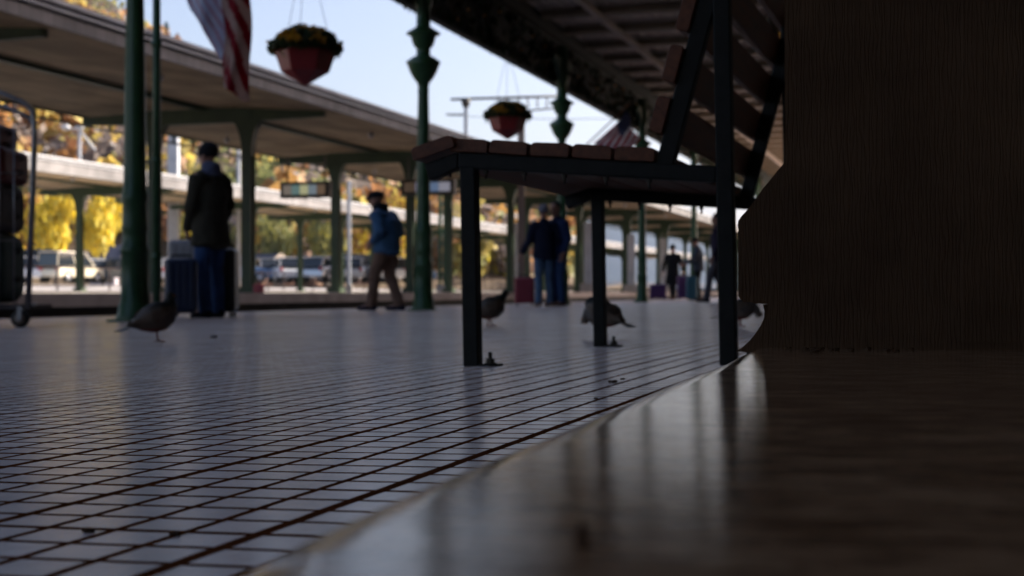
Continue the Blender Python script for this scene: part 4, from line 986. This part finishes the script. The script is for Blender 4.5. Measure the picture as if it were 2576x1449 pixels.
# ------------------------------------------------------------------ houses
M_hroof = mat('slate_roof', (.04, .045, .07), (.06, .065, .095), rough=.7, scale=2); M_hw = mat('house_wall', (.22, .13, .09), (.30, .18, .12), rough=.85, scale=1); M_trim = mat('pale_trim', (.45, .36, .28), rough=.6)
def house(x, Z, L, Wd, hw_, hr, label, rz, wallm=M_hw):
    b = wp(x, Z, .6); t = thing('house', label, 'house', b, TH+rz, 'low buildings behind the car park')
    mm = MB(); mm.box((0, 0, hw_/2), (L, Wd, hw_)); mm.prism([(-Wd/2, hw_), (Wd/2, hw_), (0, hw_+hr)], lambda u, v, w_: (w_, u, v), -L/2, L); mm.build('wall', wallm, t)
    mm = MB(); e = .5; k = hr/(Wd/2)
    for s in (-1, 1): mm.prism([(0, hw_+hr+.06), (s*(Wd/2+e), hw_-k*e+.06), (s*(Wd/2+e), hw_-k*e+.2), (0, hw_+hr+.24)], lambda u, v, w_: (w_, u, v), -L/2-.4, L+.8)
    r_ = mm.build('roof', M_hroof, t); 
    for e_ in (-1, 1):
        mm = MB()
        for s in (-1, 1): mm.bar((e_*(L/2+.44), 0, hw_+hr+.14), (e_*(L/2+.44), s*(Wd/2+e), hw_-k*e+.13), .08, .24)
        mm.build('barge_board', M_trim, r_)
    mm = MB(); mm.box((-.3*L, -.1*Wd, hw_+hr), (.6, .6, 1.2)); mm.build('chimney', M_hw, r_)
    for i in range(int(L/3)):
        mm = MB(); mm.box((-L/2+1.6+i*3, -Wd/2-.02, hw_*.55), (1.1, .08, 1.0)); o = mm.build('window', M_trim, t); mm = MB(); mm.box((-L/2+1.6+i*3, -Wd/2-.06, hw_*.55), (.95, .04, .85)); mm.build('pane', M_glass, o)
    mm = MB(); mm.box((L/2+.03, 0, 1.0), (.08, 1.0, 2.0)); mm.build('door', M_signframe, t)
house(655, 118, 4.6, 3.4, 1.3, 1.1, 'long dark roofed house with pale gable behind the parked cars', -.75)
house(800, 122, 3.2, 3.2, 1.3, 1.1, 'small gabled house between two middle columns', -.75)
house(918, 110, 1.5, 1.5, 1.0, .35, 'little hut with a flat dark roof right of the middle column', -.3)
house(272, 120, 2.2, 2.6, 1.9, 1.3, 'pale lavender gabled barn behind the yellow tree', -.1, mat('barn_board', (.36, .31, .33), (.45, .40, .42), rough=.8, scale=1))
# ------------------------------------------------------------------ cars
M_tyre = M_rubber; M_hub = mat('hub', (.4, .4, .42), rough=.3, metal=.8); M_lampg = mat('lamp_glass', (.6, .6, .6), rough=.1); M_tail = mat('tail_lamp', (.4, .02, .02), rough=.2)
def car(x, Z, body, label, rz, kind='hatch', L=4.1, paint=None):
    c = wp(x, Z, .624); t = thing('parked_car', label, 'car', c, TH+rz, 'cars parked behind the far platform')
    H_ = {'hatch': 1.45, 'van': 1.95, 'suv': 1.75}[kind]; Wd = 1.74; a = L/2
    low = [(-a, .32), (-a+.05, .75), (-a+.35, .86), (-a+.9, .92), (a-1.0, .92), (a-.1, .80), (a, .62), (a-.02, .30)]
    if kind == 'van': low = [(-a, .32), (-a, 1.0), (a-.85, 1.0), (a-.1, .9), (a, .6), (a-.02, .30)]
    mm = MB(); mm.prism(low, lambda u, v, w_: (u, w_, v), -Wd/2, Wd); mm.build('body', body, t, bevel=.09, bseg=3)
    cab = [(-a+.15, .88), (-a+.35, H_-.06), (a-1.9, H_-.03), (a-1.05, .90)] if kind == 'hatch' else [(-a+.08, .9), (-a+.16, H_-.05), (a-1.7, H_-.02), (a-.95, .95)]
    mm = MB(); mm.prism(cab, lambda u, v, w_: (u, w_, v), -Wd/2+.14, Wd-.28); mm.build('windows', M_glass, t, bevel=.10, bseg=3)
    mm = MB(); x0, x1 = cab[1][0]+.02, cab[2][0]-.05; mm.box(((x0+x1)/2, 0, H_-.005), (x1-x0, Wd-.36, .07))
    for q in cab[0:1]+cab[3:4]: pass
    for s in (-1, 1):
        for (p_, r_) in ((cab[0], cab[1]), (cab[3], cab[2]), (((cab[0][0]+cab[3][0])/2, .9), ((cab[1][0]+cab[2][0])/2, H_-.03))): mm.bar((p_[0], s*(Wd/2-.14), p_[1]), (r_[0], s*(Wd/2-.17), r_[1]), .05, .07)
    mm.build('roof', body, t, bevel=.02)
    for s in (-1, 1):
        for xx in (-a+.8, a-.8):
            mm = MB(); mm.tube([(xx, s*(Wd/2-.2), .31), (xx, s*(Wd/2+.01), .31)], .31, 18); o = mm.build('wheel', M_tyre, t); mm = MB(); mm.tube([(xx, s*(Wd/2), .31), (xx, s*(Wd/2+.02), .31)], .19, 14); mm.build('rim', M_hub, o)
        mm = MB(); mm.ball((a-.1, s*.62, .68), (.1, .17, .09), 10, 7); mm.build('headlight', M_lampg, t); mm = MB(); mm.ball((-a+.06, s*.68, .78), (.06, .1, .12), 8, 6); mm.build('tail_light', M_tail, t)
        mm = MB(); mm.box((a-1.25, s*(Wd/2+.02), .98), (.12, .16, .12)); mm.build('mirror', body, t, bevel=.03)
def paint(n_, c, r=.25): return mat(n_, c, rough=r, coat=.8, metal=.0)
P_w = paint('white_paint', (.7, .7, .7)); P_n = paint('navy_paint', (.02, .03, .06)); P_y = paint('cream_paint', (.68, .60, .44)); P_d = paint('dark_grey_paint', (.05, .06, .075)); P_b = paint('blue_paint', (.10, .18, .32)); P_s = paint('silver_paint', (.42, .43, .45)); P_s.node_tree.nodes['Principled BSDF'].inputs['Metallic'].default_value = .7
car(70, 82, P_w, 'white car behind the roll cage frame', 1.9)
car(116, 84, P_n, 'dark navy van between the cage and the cream car', .25, 'van', 4.4)
car(180, 82, P_y, 'cream and white off-roader left of the first far column', 1.15, 'suv')
car(228, 88, P_w, 'white car right of the first far column', 2.2)
car(292, 84, P_d, 'dark grey hatchback left of the nearest ornate column', 2.9)
car(440, 86, P_w, 'white car seen beside the thin drain pipe', 1.8)
car(598, 84, P_b, 'blue car left of the second pair of columns', .3)
car(666, 86, P_s, 'silver car in front of the long roofed house', 2.0)
car(722, 84, P_w, 'white car beside the pale gable', 1.9)
car(788, 86, P_b, 'blue hatchback in front of the small gabled house', 2.6)
car(822, 82, P_s, 'silver car left of the middle column', 1.2)
car(885, 84, P_w, 'white car right of the middle column', 1.6)
car(930, 88, P_d, 'dark car in front of the little hut', .4, 'suv')
car(988, 84, P_w, 'white car between the legs of the walking man', 1.7)
car(1014, 90, P_b, 'blue car right of the walking man', .2)
# ------------------------------------------------------------------ fence, masts, lamps, wires
M_pale = mat('pale_mast', (.40, .42, .45), (.55, .57, .60), rough=.5, scale=2); M_brown = mat('brown_mast', (.20, .14, .11), (.26, .19, .15), rough=.6, scale=2)
fe = thing('railing_fence', 'thin metal railing along the edge of the car park', 'fence', (-34.15, 0, .17))
mm = MB(); mm.box((0, 140, .95), (.04, 260, .05)); mm.box((0, 140, .18), (.04, 260, .04)); mm.build('rail', M_brown, fe)
mm = MB()
for i in range(130): mm.box((0, 12+i*1.9, .5), (.05, .05, 1.0))
tag(mm.build('posts', M_brown, fe), kind='stuff')
def mast(x, Z, yt, m_, label, w_=.16, nm='mast', extra=None, zb=0.1):
    b = wp(x, Z, zb); top = CH+(hy-yt)/fD*Z; t = thing(nm, label, 'mast', b, TH, 'masts and poles beyond the platforms')
    mm = MB(); mm.box((0, 0, (top-zb)/2), (w_, w_, top-zb)); mm.build('post', m_, t, bevel=.01)
    mm = MB(); mm.box((0, 0, .15), (w_*2, w_*2, .3)); mm.build('foot', M_conc, t)
    if extra: extra(t, top-zb, Z)
    return t
def mb(t, nm, segs, r, m_):
    mm = MB(); mm.tube(segs, r, 6); return mm.build(nm, m_, t)
def lampx(t, h, Z):
    k = Z/fD
    mb(t, 'arm', [(0, 0, h-.05), (-34*k, 0, h-.02)], .04, M_pale); mb(t, 'brace', [(0, 0, h-.1), (40*k, 0, h-62*k*.9)], .05, M_pale)
    for xx in (-34*k, 0):
        mm = MB(); mm.ball((xx, 0, h+.02), (.2, .2, .14), 10, 7); mm.build('lamp_head', M_white, t)
mast(200, 62, 322, M_pale, 'pale lamp post with two lamp heads above the far white fascia', .12, 'lamp_post', lampx)
mast(437, 60, 340, M_pale, 'broad pale mast beside the thin drain pipe', .42)
mast(600, 62, 352, M_pale, 'slim pale mast with a slanted arm right of the man in the olive coat', .14, extra=lambda t, h, Z: mb(t, 'arm', [(0, 0, h-.9), (.35, 0, h-.4)], .06, M_white))
mast(878, 58, 455, M_pale, 'pale post just right of the middle column', .14)
mast(1107, 58, 488, M_green, 'teal green pole of the pair right of the second ornate column, the left one', .13)
mast(1119, 60, 488, M_green, 'teal green pole of the pair right of the second ornate column, the right one', .13)
mast(1311, 40, 262, M_brown, 'tall brown mast rising behind the smaller flower basket', .20)
mast(1300, 52, 560, M_pale, 'white post beside the tall brown mast', .28)
mast(1480, 50, 560, M_pale, 'white post behind the second bench leg', .28)
mast(1588, 56, 590, M_pale, 'white post left of the fourth ornate column', .28)
mast(1668, 70, 600, M_pale, 'short white post right of the fourth ornate column', .3)
def tee(t, h, Z):
    k = Z/fD
    mb(t, 'cross_arm', [(-38*k, 0, h), (240*k, 0, h+.12)], .05, M_signframe); mb(t, 'cross_arm', [(70*k, 0, h-.18), (150*k, 0, h-.42), (240*k, 0, h-.3)], .035, M_signframe)
    for i in range(7): mb(t, 'strut', [((80+25*i)*k, 0, h+.05), ((92+22*i)*k, 0, h-.3)], .025, M_signframe)
    mb(t, 'registration_arm', [(-50*k, 0, h-38*k), (0, 0, h-38*k)], .03, M_signframe)
    mm = MB(); mm.tube([(0, 0, h-.3), (0, 0, h)], [.1, .2], 10); mm.build('cap', M_signframe, t)
mast(1172, 52, 250, M_pale, 'catenary mast with a long truss arm behind the canopy edge', .14, 'catenary_mast', tee)
def wire(a, b, label, sag=.3):
    a = Vector(a); b = Vector(b); n_ = 24; mm = MB(); pts = [a.lerp(b, i/n_)-Vector((0, 0, sag*4*(i/n_)*(1-i/n_))) for i in range(n_+1)]
    mm.tube(pts, .012, 5); o = mm.build('overhead_wire', M_signframe); tag(o, label, 'wire', 'overhead wires beyond the canopies')
wire((-20.3, 20, 6.1), (-20.3, 180, 6.1), 'upper overhead wire between the two far canopies'); wire((-21.1, 20, 5.3), (-21.1, 180, 5.3), 'lower overhead wire between the two far canopies')
wire(W(1130, 290, 60), W(1600, 296, 60), 'thin cross wire against the sky behind the smaller basket', .1)
wire(W(700, 395, 70), W(1010, 440, 64), 'thin wire above the hanging boards', .2)
# red bag at the column foot
b = W(651, 733, 27.5); b.z = .105
t = thing('red_bag', 'small red bag at the foot of the second middle platform column', 'bag', b); mm = MB(); mm.box((0, 0, .09), (.2, .15, .18)); mm.build('bag_body', mred, t, bevel=.04, bseg=3); mm = MB(); mm.tube([(-.05, 0, .17), (0, 0, .25), (.05, 0, .17)], .01, 6); mm.build('handle', mred, t)
# amber platform sign hanging under our canopy, far right
b = W(1962, 75, 15); t = thing('amber_sign', 'small dark sign box with an amber lit face under the canopy', 'sign', b, TH)
mm = MB(); mm.box((0, 0, 0), (.28, .18, .26)); mm.build('case', M_signframe, t, bevel=.01)
M_am = mat('amber_face', (.6, .3, .04), rough=.4); pb = M_am.node_tree.nodes['Principled BSDF']; pb.inputs['Emission Color'].default_value = (1, .45, .05, 1); pb.inputs['Emission Strength'].default_value = .45
mm = MB(); mm.box((.045, -.095, 0), (.10, .012, .19)); mm.build('lit_face', M_am, t)
mm = MB(); mm.box((0, 0, .3), (.03, .03, max(.2, ZC-b.z-.1-.13)*1.0)); mm.build('hanger', M_signframe, t)
# ------------------------------------------------------------------ valley haze
HZ = True
if HZ:
    hm = bpy.data.materials.new('haze'); hm.use_nodes = True; hn = hm.node_tree.nodes; hn.remove(hn['Principled BSDF'])
    pv = hn.new('ShaderNodeVolumePrincipled'); pv.inputs['Color'].default_value = (.52, .70, 1, 1); pv.inputs['Density'].default_value = .00009; pv.inputs['Anisotropy'].default_value = .3
    hm.node_tree.links.new(pv.outputs[0], hn['Material Output'].inputs['Volume'])
    mm = MB(); mm.box((0, 1500, 130), (7000, 6000, 264.6)); h = mm.build('haze', hm); tag(h, kind='stuff')
